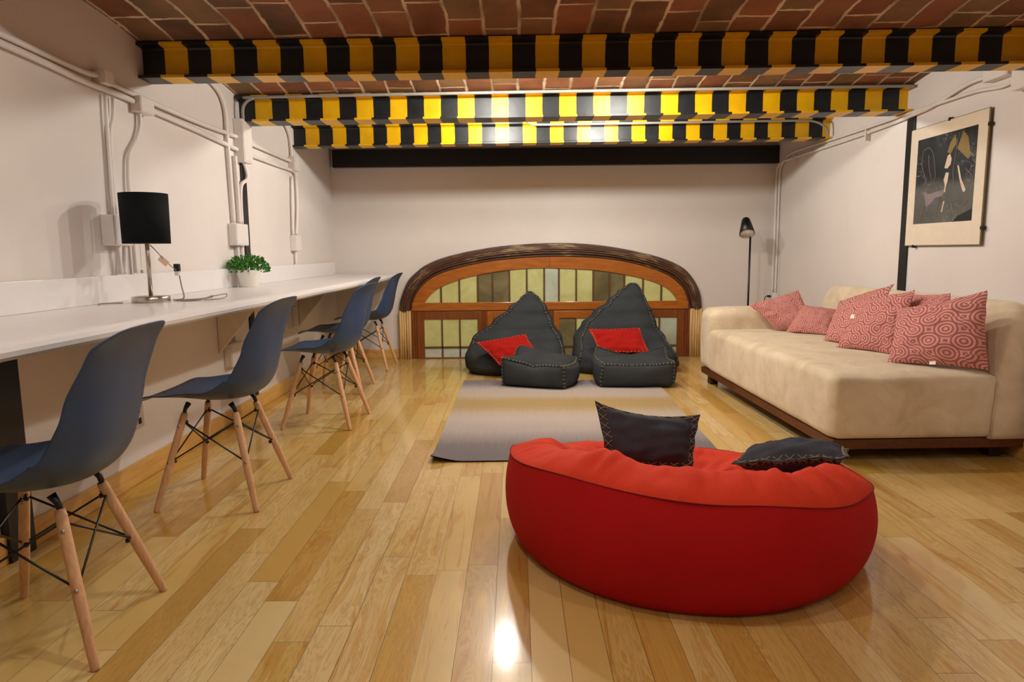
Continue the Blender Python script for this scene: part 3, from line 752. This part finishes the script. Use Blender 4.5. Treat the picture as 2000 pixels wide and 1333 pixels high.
# conduit along beam two
conduit([(cx + .040, 4.380, 1.86), (cx + .042, 4.380, 1.92), (cx + .065, 4.380, 1.96), (cx + .11, 4.380, 1.983), (cx + .18, 4.380, 1.988), (0, 4.380, 2.001), (1.4, 4.380, 2.008), (2.2, 4.380, 2.012), (2.455, 4.380, 2.013)], 'long shade-grey conduit running across the top of the middle striped beam', .0095, mat=MAT['shaded_conduit'])
conduit([(.06, 5.30, 2.045), (.09, 5.42, 2.02), (.14, 5.468, 2.005), (.25, 5.474, 2.0), (1.2, 5.474, 2.005), (2.1, 5.474, 2.010), (2.30, 5.474, 2.005), (2.40, 5.474, 1.96), (2.425, 5.474, 1.90)], 'thin shade-grey conduit along the right half of the farthest striped beam', .009, mat=MAT['shaded_conduit'])
rx = XR - .018
conduit([(rx, 6.57, .62), (rx, 6.57, 1.2), (rx, 6.575, 1.70), (rx, 6.54, 1.79), (rx, 6.42, 1.822), (rx, 6.19, 1.824), (rx, 4.934, 1.825), (rx, 4.28, 1.844), (rx, 4.05, 1.875), (rx, 3.86, 1.905), (rx, 3.70, 1.905)], 'main white conduit on the right wall turning down at the back corner', .0115)
conduit([(rx, 6.50, .62), (rx, 6.50, 1.2), (rx, 6.50, 1.72), (rx, 6.45, 1.80), (rx, 6.30, 1.862), (rx, 6.0, 1.872), (rx, 5.3, 1.862), (rx, 4.5, 1.858), (rx, 4.1, 1.855), (rx, 3.8, 1.85), (rx, 3.6, 1.83), (rx, 3.5, 1.84)], 'second white conduit on the right wall just above the main one', .0095)
wbox(XR - .05, XR - .001, 3.52, 3.70, 1.87, 1.94, 'white conduit box above the framed print at the top right')
wbox(XR - .055, XR - .001, 3.36, 3.48, 1.78, 1.90, 'round looking white box cut by the right edge of the photo')
for (y, z, lb) in ((6.16, 1.80, 'small conduit strap on the right wall near the corner'), (4.92, 1.80, 'small conduit strap on the right wall left of the black column')):
    o = MB().box(XR - .035, XR - .001, y - .009, y + .009, z - .03, z + .045).build('conduit_strap', WP, bevel=.002); tag(o, lb, 'clamp', 'conduit straps')
# outlets
ob = wbox(XR - .05, XR - .001, 6.45, 6.62, .50, .62, 'white outlet box in the right back corner with a black plug')
pl = MB(); pl.tube([(2.418, 6.52, .585), (2.385, 6.51, .587)], .011, 10); pl.tube(smooth_path([(2.385, 6.51, .587), (2.36, 6.50, .58), (2.345, 6.48, .54), (2.34, 6.46, .40), (2.30, 6.42, .1), (2.22, 6.36, .008)], 8), .0035, 6)
tag(pl.build('plug_cord', MAT['plug']), 'black plug and cord in the corner outlet behind the sofa', 'cord')
oo = empty('wall_outlet', (XL, 3.06, .245 + .0)); 
MB().box(.001, .01, -.036, .036, 0, .115).build('outlet_plate', MAT['plate'], oo, bevel=.002)
hs = MB(); hs.box(.0095, .012, -.012, .010, .018, .045); hs.box(.0095, .012, -.008, .004, .07, .085); hs.build('outlet_socket', MAT['hole'], oo, smooth=False)
tag(oo, 'pale outlet plate low on the wall behind the second chair', 'outlet')
wbox(XL + .001, XL + .045, 4.02, 4.20, .36, .50, 'white box under the desk between the second and third chairs')
conduit([(cx, 4.06, .50), (cx, 4.06, .70), (cx, 4.06, .78)], 'left conduit above the white box under the desk', .010)
conduit([(cx, 4.15, .50), (cx, 4.15, .70), (cx, 4.15, .78)], 'right conduit above the white box under the desk', .010)
wbox(XL + .001, XL + .045, 5.02, 5.14, .47, .63, 'left one of two white boxes under the desk beyond the second chair')
wbox(XL + .001, XL + .045, 5.17, 5.30, .47, .63, 'right one of two white boxes under the desk beyond the second chair')
conduit([(cx, 5.07, .63), (cx, 5.07, .78)], 'conduit above the left small box under the desk', .010)
conduit([(cx, 5.22, .63), (cx, 5.22, .78)], 'conduit above the right small box under the desk', .010)

# ---------------------------------------------------------------- framed print on the right wall
fp = empty('framed_print', (XR, 4.015, 1.04))
F0, F1, FZ = -.352, .352, .705
MB().box(-.020, -.012, F0, F1, 0, FZ).build('backing', MAT['mount_edge'], fp, bevel=.001)
MB().box(-.023, -.020, F0 + .004, F1 - .004, .004, FZ - .004).build('mount', MAT['mount'], fp, smooth=False)
AX = -.0236
ar = MB().add([(AX, .272, .132), (AX, -.272, .132), (AX, -.272, .632), (AX, .272, .632)], [(0, 1, 2, 3)], [(0, 0), (1, 0), (1, 1), (0, 1)]).build('artwork', MAT['print'], fp, smooth=False)
def blob(pts, mat, dx=.0006, name='brush_mark'):
    vs = [(AX - dx, .272 - .544 * u, .132 + .5 * v) for u, v in pts]
    MB().add(vs, [tuple(range(len(vs)))]).build(name, mat, ar, smooth=False)
blob([(.78, .98), (.70, .80), (.88, .66), (.92, .70), (.86, .90)], MAT['art_ochre'])
blob([(.58, .88), (.66, .96), (.68, .86), (.6, .76), (.54, .78)], MAT['art_ochre'], .0007)
blob([(.55, .74), (.59, .76), (.62, .70), (.61, .64), (.56, .60), (.51, .61), (.53, .68)], MAT['art_cream'], .0010)
blob([(.54, .56), (.59, .55), (.58, .46), (.555, .40), (.55, .34), (.53, .34), (.535, .42), (.51, .48)], MAT['art_cream'], .0011)
blob([(.53, .24), (.55, .24), (.52, .12), (.50, .12)], MAT['art_cream'], .0012)
blob([(.72, .62), (.75, .60), (.80, .46), (.88, .34), (.86, .31), (.83, .33), (.77, .46)], MAT['art_cream'], .0013)
blob([(.16, .38), (.28, .34), (.40, .36), (.55, .37), (.50, .30), (.38, .29), (.30, .22), (.22, .20), (.20, .28)], MAT['art_grey'], .0008)
blob([(.78, .06), (1, .13), (1, 0), (.70, 0)], MAT['art_dark'], .0009)
def stroke(pts, r, mat):
    P = smooth_path([(AX - .001, .272 - .544 * u, .132 + .5 * v) for u, v in pts], 6)
    MB().tube(P, r, 5).build('brush_mark', mat, ar)
for s_, mt in (([(.12, .86), (.10, .72), (.16, .58), (.22, .46), (.24, .34)], 'art_grey'), ([(.12, .86), (.22, .88), (.30, .80), (.34, .66), (.36, .52), (.30, .46)], 'art_grey'),
             ([(.22, .80), (.24, .66), (.28, .54)], 'art_grey'), ([(.62, .30), (.68, .18), (.72, .06)], 'art_grey'), ([(.20, .22), (.16, .12), (.14, .04)], 'art_grey'),
             ([(.48, .30), (.44, .18), (.42, .06)], 'art_grey'), ([(.70, .9), (.68, .7), (.66, .55), (.70, .40)], 'art_grey'), ([(.86, .56), (.94, .50), (.98, .46)], 'art_grey'), ([(.88, .48), (.94, .56), (.99, .58)], 'art_grey'), ([(.72, .2), (.82, .16), (.93, .22)], 'art_grey')):
    stroke(s_, .0022, MAT[mt])
for (y, z) in ((F0 - .004, .09), (F0 - .004, .62), (F1 + .004, .20), (F1 + .004, .56), (.26, -.002), (-.02, FZ)):
    MB().box(-.027, -.004, y - .007, y + .007, z - .009, z + .009).build('clip', MAT['black_steel'], fp, smooth=False)
tag(fp, 'clip framed dark abstract print with cream border on the right wall', 'picture')

# ---------------------------------------------------------------- floor lamp
fl = empty('floor_lamp', (2.115, 6.25, 0))
MB().lathe([(0, 0), (.12, 0), (.12, .012), (.015, .018), (0, .018)], 32).build('lamp_base', MAT['black_steel'], fl)
MB().tube([(0, 0, .015), (0, 0, 1.19)], .009, 12).build('lamp_pole', MAT['black_steel'], fl)
hd = MB(); hd.lathe([(0.0, .15), (.024, .148), (.032, .135), (.060, -.0)], 28); hd = hd.build('lamp_head', MAT['black_steel'], fl, solid=.002)
hd.location = (-.045, -.045, 1.165); hd.rotation_euler = (radians(-34), radians(6), 0); hd.scale = (1.12, 1.12, 1.12)
MB().lathe([(0, .12), (.03, .12), (.0585, .002)], 28).build('head_lining', MAT['shade_inner'], hd)
MB().lathe([(0, .004), (.055, .005), (.054, .009), (0, .009)], 28).build('diffuser', MAT['label_white'], hd)
tag(fl, 'slim black floor lamp with cone head behind the sofa', 'lamp')

# ---------------------------------------------------------------- rounded box helper
def rbox(sx, sy, sz, r, n=14, deform=None, bulge=0.0):
    """box centred on x,y, resting on z=0"""
    mb = MB(); hx, hy, hz = sx / 2, sy / 2, sz / 2
    idx = {}; vs = []; uvs = []; fs = []
    def vert(p):
        k = tuple(round(c * n) for c in p)
        if k in idx: return idx[k]
        q = Vector((p[0] * hx, p[1] * hy, p[2] * hz))
        # concentrate samples near the edges
        e = Vector([math.copysign(abs(c) ** .75, c) for c in p])
        q = Vector((e.x * hx, e.y * hy, e.z * hz))
        inn = Vector((max(-hx + r, min(hx - r, q.x)), max(-hy + r, min(hy - r, q.y)), max(-hz + r, min(hz - r, q.z))))
        d = q - inn
        if d.length > 1e-9: q = inn + d.normalized() * r if max(abs(c) for c in p) > .999 else q
        if bulge:
            bx = (1 - p[1] ** 2) * (1 - p[2] ** 2); by = (1 - p[0] ** 2) * (1 - p[2] ** 2); bz = (1 - p[0] ** 2) * (1 - p[1] ** 2)
            q += Vector((bulge * bx * (1 if p[0] > .99 else -1 if p[0] < -.99 else 0), bulge * by * (1 if p[1] > .99 else -1 if p[1] < -.99 else 0), bulge * bz * (1 if p[2] > .99 else 0)))
        q.z += hz
        if deform: q = deform(q, Vector(p))
        idx[k] = len(vs); vs.append(q); return idx[k]
    rng = [-1 + 2 * i / n for i in range(n + 1)]
    for ax in range(3):
        for s in (-1, 1):
            for i in range(n):
                for j in range(n):
                    c = []
                    for (a, b) in ((i, j), (i + 1, j), (i + 1, j + 1), (i, j + 1)):
                        p = [0, 0, 0]; p[ax] = s; p[(ax + 1) % 3] = rng[a]; p[(ax + 2) % 3] = rng[b]; c.append(vert(tuple(p)))
                    if s < 0: c.reverse()
                    fs.append(tuple(c))
    mb.add(vs, fs); return mb

def nz(p, s, a, seed=0.0): return a * noise.noise(Vector((p[0] * s + seed, p[1] * s, p[2] * s)))

# ---------------------------------------------------------------- sofa
sofa = empty('chaise_sofa', (1.508, 3.205, 0), radians(1.35))
def dfs(q, p):
    q = q.copy(); k = max(0, p.z)
    q.z += nz(q, 3.0, .008, 4) * (1 if p.z > 0 else .2); q.x += nz(q, 4, .004, 9)
    return q
s1 = rbox(.80, 2.02, .325, .045, 20, dfs, .006).build('seat_base', MAT['suede'], sofa); s1.location = (.40, 1.01, .108)
s2 = rbox(.86, .27, .475, .06, 18, dfs, .008).build('armrest', MAT['suede'], sofa); s2.location = (.43, 2.065, .108)
# backrest: side profile extruded along the sofa
bp = [(.765, .112), (.775, .30), (.785, .42), (.805, .55), (.825, .65), (.845, .715), (.872, .752), (.905, .765), (.935, .755), (.948, .70), (.950, .55), (.952, .30), (.952, .112)]
bpv = smooth_path([(x, 0, z) for x, z in bp], 4); n = len(bpv)
NY = 26; mb = MB()
def rz(y):      # round the ends
    e = min(y, 1.93 - y); r = .11
    return 1 - (1 - sqrt(max(0, 1 - (1 - min(1, e / r)) ** 2))) * .16
ysl = [0, .01, .03, .06, .11] + [.11 + (1.82 - .11) * k / 16 for k in range(1, 17)] + [1.87, 1.90, 1.92, 1.93]
vs = []
for y in ysl:
    k = rz(y)
    for q in bpv:
        z = .112 + (q.z - .112) * (k if q.z > .4 else 1); x = q.x
        z += nz((x, y, z), 3, .005) if q.z > .2 else 0
        if y < .001 or y > 1.929:
            x = .86 + (x - .86) * .93; z = .112 + (z - .112) * .985
        vs.append((x, y, z))
m_ = len(ysl)
fs = [(j * n + i, j * n + (i + 1) % n, (j + 1) * n + (i + 1) % n, (j + 1) * n + i) for j in range(m_ - 1) for i in range(n)] + [tuple(range(n)), tuple((m_ - 1) * n + i for i in range(n))[::-1]]
recalc(mb.add(vs, fs).build('backrest', MAT['suede'], sofa))
sp = MB().tube([(.768, -.003, .115), (.772, -.003, .25), (.785, -.001, .395)], .003, 6); sp.build('end_seam', MAT['suede'], sofa)
MB().box(.012, .945, .014, 2.18, .066, .114).build('plinth', MAT['plinth'], sofa, bevel=.004)
for (x, y) in ((.06, 2.03), (.07, .16), (.86, .12), (.86, 2.03)):
    MB().box(x - .03, x + .03, y - .035, y + .035, 0, .068).build('leg', MAT['plinth_dark'], sofa, bevel=.003)
tag(sofa, 'beige suede chaise sofa with low back against the right wall', 'sofa')

# ---------------------------------------------------------------- cushions from four corners
def cushion(name, c, th, mat, label, cat='cushion', group=None, pinch=.05, seed=0.0, flange=0.0, stitch=None, xst=False, tagpos=None, uvs=1.0, sag=0.0, nst=0, zmin=None):
    """c: BL, BR, TR, TL corner points in the room"""
    C = [Vector(p) for p in c]; cen = sum(C, Vector()) / 4
    eu = ((C[1] - C[0]) + (C[2] - C[3])).normalized(); ev = ((C[3] - C[0]) + (C[2] - C[1])).normalized(); nn = eu.cross(ev).normalized()
    root = empty(name, (cen.x, cen.y, min(p.z for p in C)))
    org = Vector(root.location); N = 29
    def surf(a, b, side):
        u, v = 2 * a - 1, 2 * b - 1
        # inset the edges between corners
        uu = u * (1 - pinch * (1 - v * v) * abs(u) ** 3); vv = v * (1 - pinch * (1 - u * u) * abs(v) ** 3)
        A, B = (uu + 1) / 2, (vv + 1) / 2
        p = C[0] * (1 - A) * (1 - B) + C[1] * A * (1 - B) + C[2] * A * B + C[3] * (1 - A) * B
        f = 1 - flange
        fu = min(1, abs(u) / f); fv = min(1, abs(v) / f)
        h = th * .5 * (max(0, 1 - fu ** 2.4) * max(0, 1 - fv ** 2.4)) ** .55
        edge = min(1 - abs(u), 1 - abs(v))
        p = p + nn * (side * (h + .0018) + nz((u * 1.3, v * 1.3, side * .4), 2.2, .012, seed) * min(1, edge * 6) + nz((u, v, 0), 3.2, .010, seed + 5) - sag * (1 - u * u) * (v if v > 0 else 0) ** 2)
        if sag: p = p - ev * (sag * 1.0 * (1 - u * u) * max(0, v) ** 3)
        if zmin is not None and p.z < zmin: p.z = zmin + .001
        return p
    mb = MB()
    for side in (1, -1):
        mb.grid(lambda a, b: surf(a, b, side) - org, N, N, uv=lambda a, b: (a * uvs + seed, b * uvs))
    # border
    rim = [(i / (N - 1), 0) for i in range(N)] + [(1, j / (N - 1)) for j in range(1, N)] + [(i / (N - 1), 1) for i in range(N - 2, -1, -1)] + [(0, j / (N - 1)) for j in range(N - 2, 0, -1)]
    vs = [surf(a, b, 1) - org for a, b in rim] + [surf(a, b, -1) - org for a, b in rim]; k = len(rim)
    mb.add(vs, [(i, (i + 1) % k, k + (i + 1) % k, k + i) for i in range(k)], [(a * uvs + seed, b * uvs) for a, b in rim] * 2)
    recalc(mb.build('cushion_cover', mat, root))
    if stitch:
        sb = MB(); K = nst or 11; f = flange if flange else .05
        def sp(u, v, side, lift=.0022):
            return surf((u + 1) / 2, (v + 1) / 2, side) + nn * side * lift - org
        for e in range(4):
            for q in range(K):
                t0 = -1 + .06 + (1.94 - .06) * (q + .12) / K; t1 = -1 + .06 + (1.94 - .06) * (q + .88) / K; tm = (t0 + t1) / 2
                o_, i_ = .985, 1 - f * 1.25
                for side in (1, -1):
                    def pt(t, d):
                        return {0: (t, -d), 1: (d, t), 2: (t, d), 3: (-d, t)}[e]
                    if xst:
                        for (ta, tb) in ((t0, t1), (t1, t0)):
                            pts = [sp(*pt(ta + (tb - ta) * s, i_ + (o_ - i_) * s), side) for s in (0, .5, 1)]; sb.tube(pts, .0014, 5)
                    else:
                        pts = [sp(*pt(tm - .01 + .02 * s, i_ + (o_ - i_) * s), side) for s in (0, .5, 1)]; sb.tube(pts, .0019, 5)
        sb.build('edge_stitching', stitch, root)
    if tagpos:
        a, b = tagpos; p = surf(a, b, 1 if nn.y < 0 or nn.x < 0 else -1) - org
        side = 1 if nn.y < 0 or nn.x < 0 else -1
        w2 = .016; pts = [p + eu * w2 * i + ev * w2 * j * .8 + nn * side * .004 for i, j in ((-1, -1), (1, -1), (1, 1), (-1, 1))]
        MB().add(pts + [q + nn * side * .001 for q in pts], [(0, 1, 2, 3), (4, 5, 6, 7), (0, 1, 5, 4), (1, 2, 6, 5), (2, 3, 7, 6), (3, 0, 4, 7)]).build('care_label', MAT['label_white'], root, smooth=False)
    tag(root, label, cat, group); return root
PK = 'pink patterned cushions on the sofa'
cushion('patterned_cushion', [(1.90, 5.00, .445), (2.16, 4.86, .445), (2.107, 5.13, .725), (1.732, 5.10, .62)], .10, MAT['pink'], 'pink patterned cushion leaning on the far sofa arm, farthest left', group=PK, seed=1)
cushion('patterned_cushion', [(1.93, 4.88, .445), (2.14, 4.66, .445), (2.27, 4.82, .60), (2.09, 5.00, .62)], .10, MAT['pink'], 'pink patterned cushion lying low beside the far arm cushion, second from left', group=PK, seed=2)
cushion('patterned_cushion', [(1.985, 4.40, .445), (2.06, 4.02, .445), (2.27, 4.14, .815), (2.20, 4.66, .675)], .10, MAT['pink'], 'pink patterned cushion with the highest corner, standing third from left', group=PK, seed=3)
cushion('patterned_cushion', [(2.20, 3.98, .46), (2.26, 3.56, .46), (2.285, 3.62, .79), (2.285, 3.98, .765)], .08, MAT['pink'], 'pink patterned cushion half hidden, behind the two in front by the backrest', group=PK, seed=5)
cushion('patterned_cushion', [(1.93, 4.10, .44), (2.10, 3.76, .44), (2.21, 3.81, .795), (2.13, 4.20, .735)], .11, MAT['pink'], 'pink patterned cushion with small white label at its centre left', group=PK, seed=4, tagpos=(.12, .54))
cushion('patterned_cushion', [(1.945, 3.56, .435), (2.24, 3.22, .45), (2.225, 3.25, .825), (2.10, 3.78, .695)], .13, MAT['pink'], 'largest pink patterned cushion, nearest the camera at the right', group=PK, seed=6, tagpos=(.5, .02))

# ---------------------------------------------------------------- rug
rg = empty('rug', (0, 0, 0))
c0, c1, c2, c3 = Vector((-.43, 3.275, 0)), Vector((1.03, 3.30, 0)), Vector((1.10, 5.38, 0)), Vector((-.42, 5.425, 0))
def rf(a, b):
    p = c0 * (1 - a) * (1 - b) + c1 * a * (1 - b) + c2 * a * b + c3 * (1 - a) * b
    d = sqrt((a * 1.5) ** 2 + (b * 2.1) ** 2)
    p.z = .007 + .032 * max(0, 1 - d / .16) ** 1.3 + nz(p, 6, .001)
    return p
MB().grid(rf, 46, 60).build('rug_pile', MAT['rug'], rg)
MB().grid(lambda a, b: rf(a, b) - Vector((0, 0, .0055)), 46, 60).build('rug_backing', MAT['rug_under'], rg)
tag(rg, 'grey rug with a soft ochre band on the wooden floor', 'rug')

# ---------------------------------------------------------------- red round pouf
PC = Vector((.60, 2.385, 0))
pf = empty('bean_bag_pouf', PC)
def lerp_t(tb, x):
    if x <= tb[0][0]: return tb[0][1]
    for i in range(len(tb) - 1):
        if x <= tb[i + 1][0]:
            f = (x - tb[i][0]) / (tb[i + 1][0] - tb[i][0]); f = f * f * (3 - 2 * f); return tb[i][1] + (tb[i + 1][1] - tb[i][1]) * f
    return tb[-1][1]
# heights by angle (deg, 0=+x right, 270=towards the camera)
SEAM = [(0, .235), (45, .17), (90, .17), (135, .22), (180, .325), (225, .366), (270, .345), (315, .288), (360, .235)]
RIM = [(0, .275), (45, .185), (90, .20), (135, .24), (180, .355), (225, .418), (270, .398), (315, .365), (360, .275)]
SR = [(0, .635), (45, .60), (90, .60), (135, .62), (180, .652), (225, .642), (270, .638), (315, .626), (360, .635)]
def wrinkle(a, k, amp): return amp * (noise.noise(Vector((cos(a) * k, sin(a) * k, 2.0))) + .5 * noise.noise(Vector((cos(a) * k * 2.3, sin(a) * k * 2.3, 7.0))))
def side_fn(u, t):
    a = 2 * pi * u; dg = math.degrees(a) % 360; zs = lerp_t(SEAM, dg); R = lerp_t(SR, dg)
    if t < .06: r = (R - .078) * (t / .06); z = 0.0
    else:
        s = (t - .06) / .94; z = zs * s
        r = R - .060 * (1 - s) ** 3.2 - .018 * (1 - s) ** 14 - .030 * s ** 3
    r += wrinkle(a, 2.0, .004) * min(1, t * 3)
    return (r * cos(a), r * sin(a), z)
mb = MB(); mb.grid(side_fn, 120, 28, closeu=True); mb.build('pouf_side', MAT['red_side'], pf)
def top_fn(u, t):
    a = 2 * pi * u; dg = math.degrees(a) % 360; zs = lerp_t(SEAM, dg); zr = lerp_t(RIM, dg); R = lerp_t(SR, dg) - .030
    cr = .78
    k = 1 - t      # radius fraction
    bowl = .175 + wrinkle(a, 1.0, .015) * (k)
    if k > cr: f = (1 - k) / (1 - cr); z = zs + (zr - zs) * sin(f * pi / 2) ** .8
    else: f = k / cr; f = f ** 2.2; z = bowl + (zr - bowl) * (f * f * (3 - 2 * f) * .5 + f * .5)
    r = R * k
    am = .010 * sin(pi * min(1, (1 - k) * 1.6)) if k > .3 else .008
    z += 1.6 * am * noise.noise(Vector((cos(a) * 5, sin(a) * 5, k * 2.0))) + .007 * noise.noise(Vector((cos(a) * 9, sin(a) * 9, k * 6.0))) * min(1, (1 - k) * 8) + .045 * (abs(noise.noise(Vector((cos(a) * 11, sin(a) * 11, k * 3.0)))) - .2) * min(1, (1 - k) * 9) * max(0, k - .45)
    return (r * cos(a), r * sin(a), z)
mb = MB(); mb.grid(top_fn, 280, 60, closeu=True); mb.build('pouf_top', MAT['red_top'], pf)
sm_ = []
for k in range(161):
    x, y, z = top_fn(k / 160, 0); sm_.append((x * 1.003, y * 1.003, z))
MB().tube(sm_, .0019, 6, cap=False).build('pouf_seam', MAT['seam'], pf)
tag(pf, 'large round red bean bag pouf in the foreground', 'bean bag')

def T2(p): return p
cushion('stitched_cushion', [(.33, 2.45, .235), (.66, 2.50, .215), (.705, 2.58, .402), (.292, 2.52, .472)], .12, MAT['charcoal_blue'], 'charcoal cushion with cross stitched edge standing upright in the red pouf', group='charcoal cross stitched cushions', pinch=.04, flange=.13, stitch=MAT['stitch'], xst=True, nst=7, seed=8, sag=.022)
cushion('stitched_cushion', [(.735, 2.28, .300), (1.10, 2.20, .345), (1.22, 2.45, .30), (.88, 2.60, .24)], .11, MAT['charcoal_blue'], 'charcoal cushion with cross stitched edge lying flat on the right of the red pouf', group='charcoal cross stitched cushions', pinch=.05, flange=.08, stitch=MAT['stitch'], xst=True, nst=9, seed=11)

# ---------------------------------------------------------------- peaked bean bag chairs
def bag(loc, secs, front, back, label, seamL, seed):
    b = empty('bean_bag_chair', loc); H = secs[-1][0]
    def s_(tb, z): return lerp_t(tb, z)
    cx_ = [(z, c) for z, c, w in secs]; wx = [(z, w) for z, c, w in secs]
    def fn(u, t):
        z = H * t ** .85
        a = 2 * pi * u
        c, w_ = s_(cx_, z), s_(wx, z); f, k = s_(front, z), s_(back, z); yc = (f + k) / 2; hy = (k - f) / 2
        ca, sa = cos(a), sin(a)
        e = .78 if sa < 0 else .9
        x = c + w_ * math.copysign(abs(ca) ** e, ca); y = yc + hy * math.copysign(abs(sa) ** e, sa)
        p = Vector((x, y, z))
        q = nz(p, 4.5, .018, seed) + nz(p, 11, .006, seed)
        k2 = min(1, t * 5) * min(1, (1 - t) * 6)
        d = Vector((ca, sa, 0))
        p += d * q * k2
        # creases where seat meets back
        if sa < 0: p.y += .018 * k2 * math.exp(-((z - .23) / .04) ** 2)
        return p
    NU = 72; NV = 46
    mb = MB(); mb.grid(fn, NU, NV, closeu=True); vs = [fn(k / NU, 0) for k in range(NU)]; mb.add(vs, [tuple(range(NU))[::-1]])
    vs = [fn(k / NU, 1) for k in range(NU)]; mb.add(vs, [tuple(range(NU))])
    mb.build('bag_body', MAT['charcoal'], b)
    sb = MB(); ridge = MB()
    for ang0, t0, ang1 in seamL:
        pts = []
        for i in range(61):
            t = t0 + (.995 - t0) * i / 60; a = ang0 + (ang1 - ang0) * (i / 60)
            p = fn((a / (2 * pi)) % 1, t); c = Vector((s_(cx_, p.z), (s_(front, p.z) + s_(back, p.z)) / 2, p.z)); d = (p - c); d.z = 0
            if d.length > 1e-6: d.normalize()
            pts.append((p, d))
        ridge.tube([p + d * .004 for p, d in pts], .009, 6)
        L = 0; nxt = 0
        for i in range(60):
            p, d = pts[i]; q, _ = pts[i + 1]; tv = (q - p); L += tv.length
            if L >= nxt:
                nxt += .026; tv = tv.normalized(); sd = tv.cross(d).normalized()
                sb.tube([p + d * .007 - sd * .012, p + d * .0165, p + d * .007 + sd * .012], .0024, 5)
    ridge.build('bag_seam', MAT['charcoal'], b); sb.build('seam_stitching', MAT['stitch'], b)
    tag(b, label, 'bean bag', 'charcoal peaked bean bag chairs'); return b
BY = 5.97
front = [(0, -.34), (.06, -.40), (.14, -.40), (.21, -.33), (.27, -.17), (.36, -.06), (.50, .02), (.62, .10), (.70, .14), (.74, .16)]
back = [(0, .25), (.12, .28), (.3, .28), (.45, .27), (.6, .245), (.70, .21), (.74, .19)]
bag((0, BY, 0), [(0, -.005, .40), (.06, -.005, .435), (.115, -.005, .435), (.275, .01, .40), (.41, .055, .275), (.53, .10, .165), (.62, .125, .085), (.655, .125, .04), (.675, .12, .012)], front, back,
    'charcoal peaked bean bag chair on the left, in front of the arched window', [(radians(208), .30, radians(225)), (radians(334), .10, radians(318))], 1.0)
bag((.93, BY, 0), [(0, .0, .43), (.06, .01, .465), (.115, .01, .455), (.26, -.015, .405), (.39, -.015, .33), (.49, .02, .26), (.577, .065, .18), (.664, .09, .115), (.715, .11, .06), (.742, .115, .015)], front, back,
    'taller charcoal peaked bean bag chair on the right, in front of the arched window', [(radians(212), .12, radians(225)), (radians(332), .10, radians(318))], 5.0)
cushion('small_cushion', [(-.135, 5.48, .115), (.225, 5.50, .150), (.078, 5.71, .345), (-.335, 5.60, .290)], .07, MAT['red_cloth'], 'red stitched cushion on the left charcoal bean bag chair', group='red cushions on the bean bags', pinch=.06, flange=.06, stitch=MAT['stitch_red'], nst=13, seed=3)
cushion('small_cushion', [(.665, 5.50, .205), (1.085, 5.50, .205), (1.042, 5.74, .385), (.600, 5.66, .385)], .07, MAT['red_cloth'], 'red stitched cushion on the right charcoal bean bag chair', group='red cushions on the bean bags', pinch=.06, flange=.06, stitch=MAT['stitch_red'], nst=13, seed=13)

# ---------------------------------------------------------------- square bean ottomans
def ottoman(loc, rz_, sx, sy, h, corner, dip, label, seed, ex=1.3):
    b = empty('bean_ottoman', loc, rz_); hx, hy = sx / 2, sy / 2
    def df(q, p):
        q = q.copy(); k = max(0.0, min(1.0, q.z / h))
        u, v = p.x, p.y
        a = abs(u * v) ** ex
        cz = corner[(1 if u > 0 else 0) + (2 if v > 0 else 0)]
        q.z += k ** 2 * (cz * a - dip * (1 - u * u) * (1 - v * v * .6) + (.03 * (v + 1) * .5))
        q.x += .012 * sin(3.0 * v + seed) * k; q.y += .010 * sin(3.0 * u + seed) * k
        q += Vector((nz(q, 7, .012, seed), nz(q, 7, .012, seed + 3), nz(q, 6, .014, seed + 8) * k))
        q.z = max(0, q.z); return q
    rbox(sx, sy, h, .03, 18, df, .035).build('ottoman_body', MAT['charcoal'], b)
    sb = MB(); rd = MB()
    def pt(p):
        r = .03; hz = h / 2
        q = Vector((p[0] * hx, p[1] * hy, p[2] * hz)); inn = Vector((max(-hx + r, min(hx - r, q.x)), max(-hy + r, min(hy - r, q.y)), max(-hz + r, min(hz - r, q.z))))
        d = q - inn; q = inn + d.normalized() * r if d.length > 1e-9 else q; q.z += hz; return df(q, Vector(p)), d.normalized()
    eds = [((-1, -1, 1), (1, -1, 1)), ((1, -1, 1), (1, 1, 1)), ((1, 1, 1), (-1, 1, 1)), ((-1, 1, 1), (-1, -1, 1)), ((-1, -1, -1), (-1, -1, 1)), ((1, -1, -1), (1, -1, 1))]
    for A, B in eds:
        A, B = Vector(A), Vector(B); n_ = 40; P = []
        for i in range(n_ + 1):
            p = A.lerp(B, i / n_); P.append(pt(tuple(p)))
        rd.tube([q + d * .003 for q, d in P], .006, 6)
        L = 0; nx = .01
        for i in range(n_):
            q, d = P[i]; q2, _ = P[i + 1]; tv = q2 - q; L += tv.length
            if L > nx:
                nx += .028; tv.normalize(); sd = tv.cross(d).normalized()
                sb.tube([q + d * .004 - sd * .010, q + d * .0105, q + d * .004 + sd * .010], .0020, 5)
    rd.build('ottoman_seam', MAT['charcoal'], b); sb.build('seam_stitching', MAT['stitch'], b)
    tag(b, label, 'ottoman', 'charcoal bean ottomans'); return b
ottoman((.195, 5.27, .009), radians(-20), .50, .40, .155, [.075, .03, .10, .01], -.03, 'charcoal bean ottoman, slumped, at the left on the rug edge', 1.3, .8)
ottoman((.905, 5.24, .009), radians(0), .555, .34, .185, [.0, .0, .07, .06], .035, 'squarer charcoal bean ottoman with a dipped top, at the right on the rug edge', 4.1)
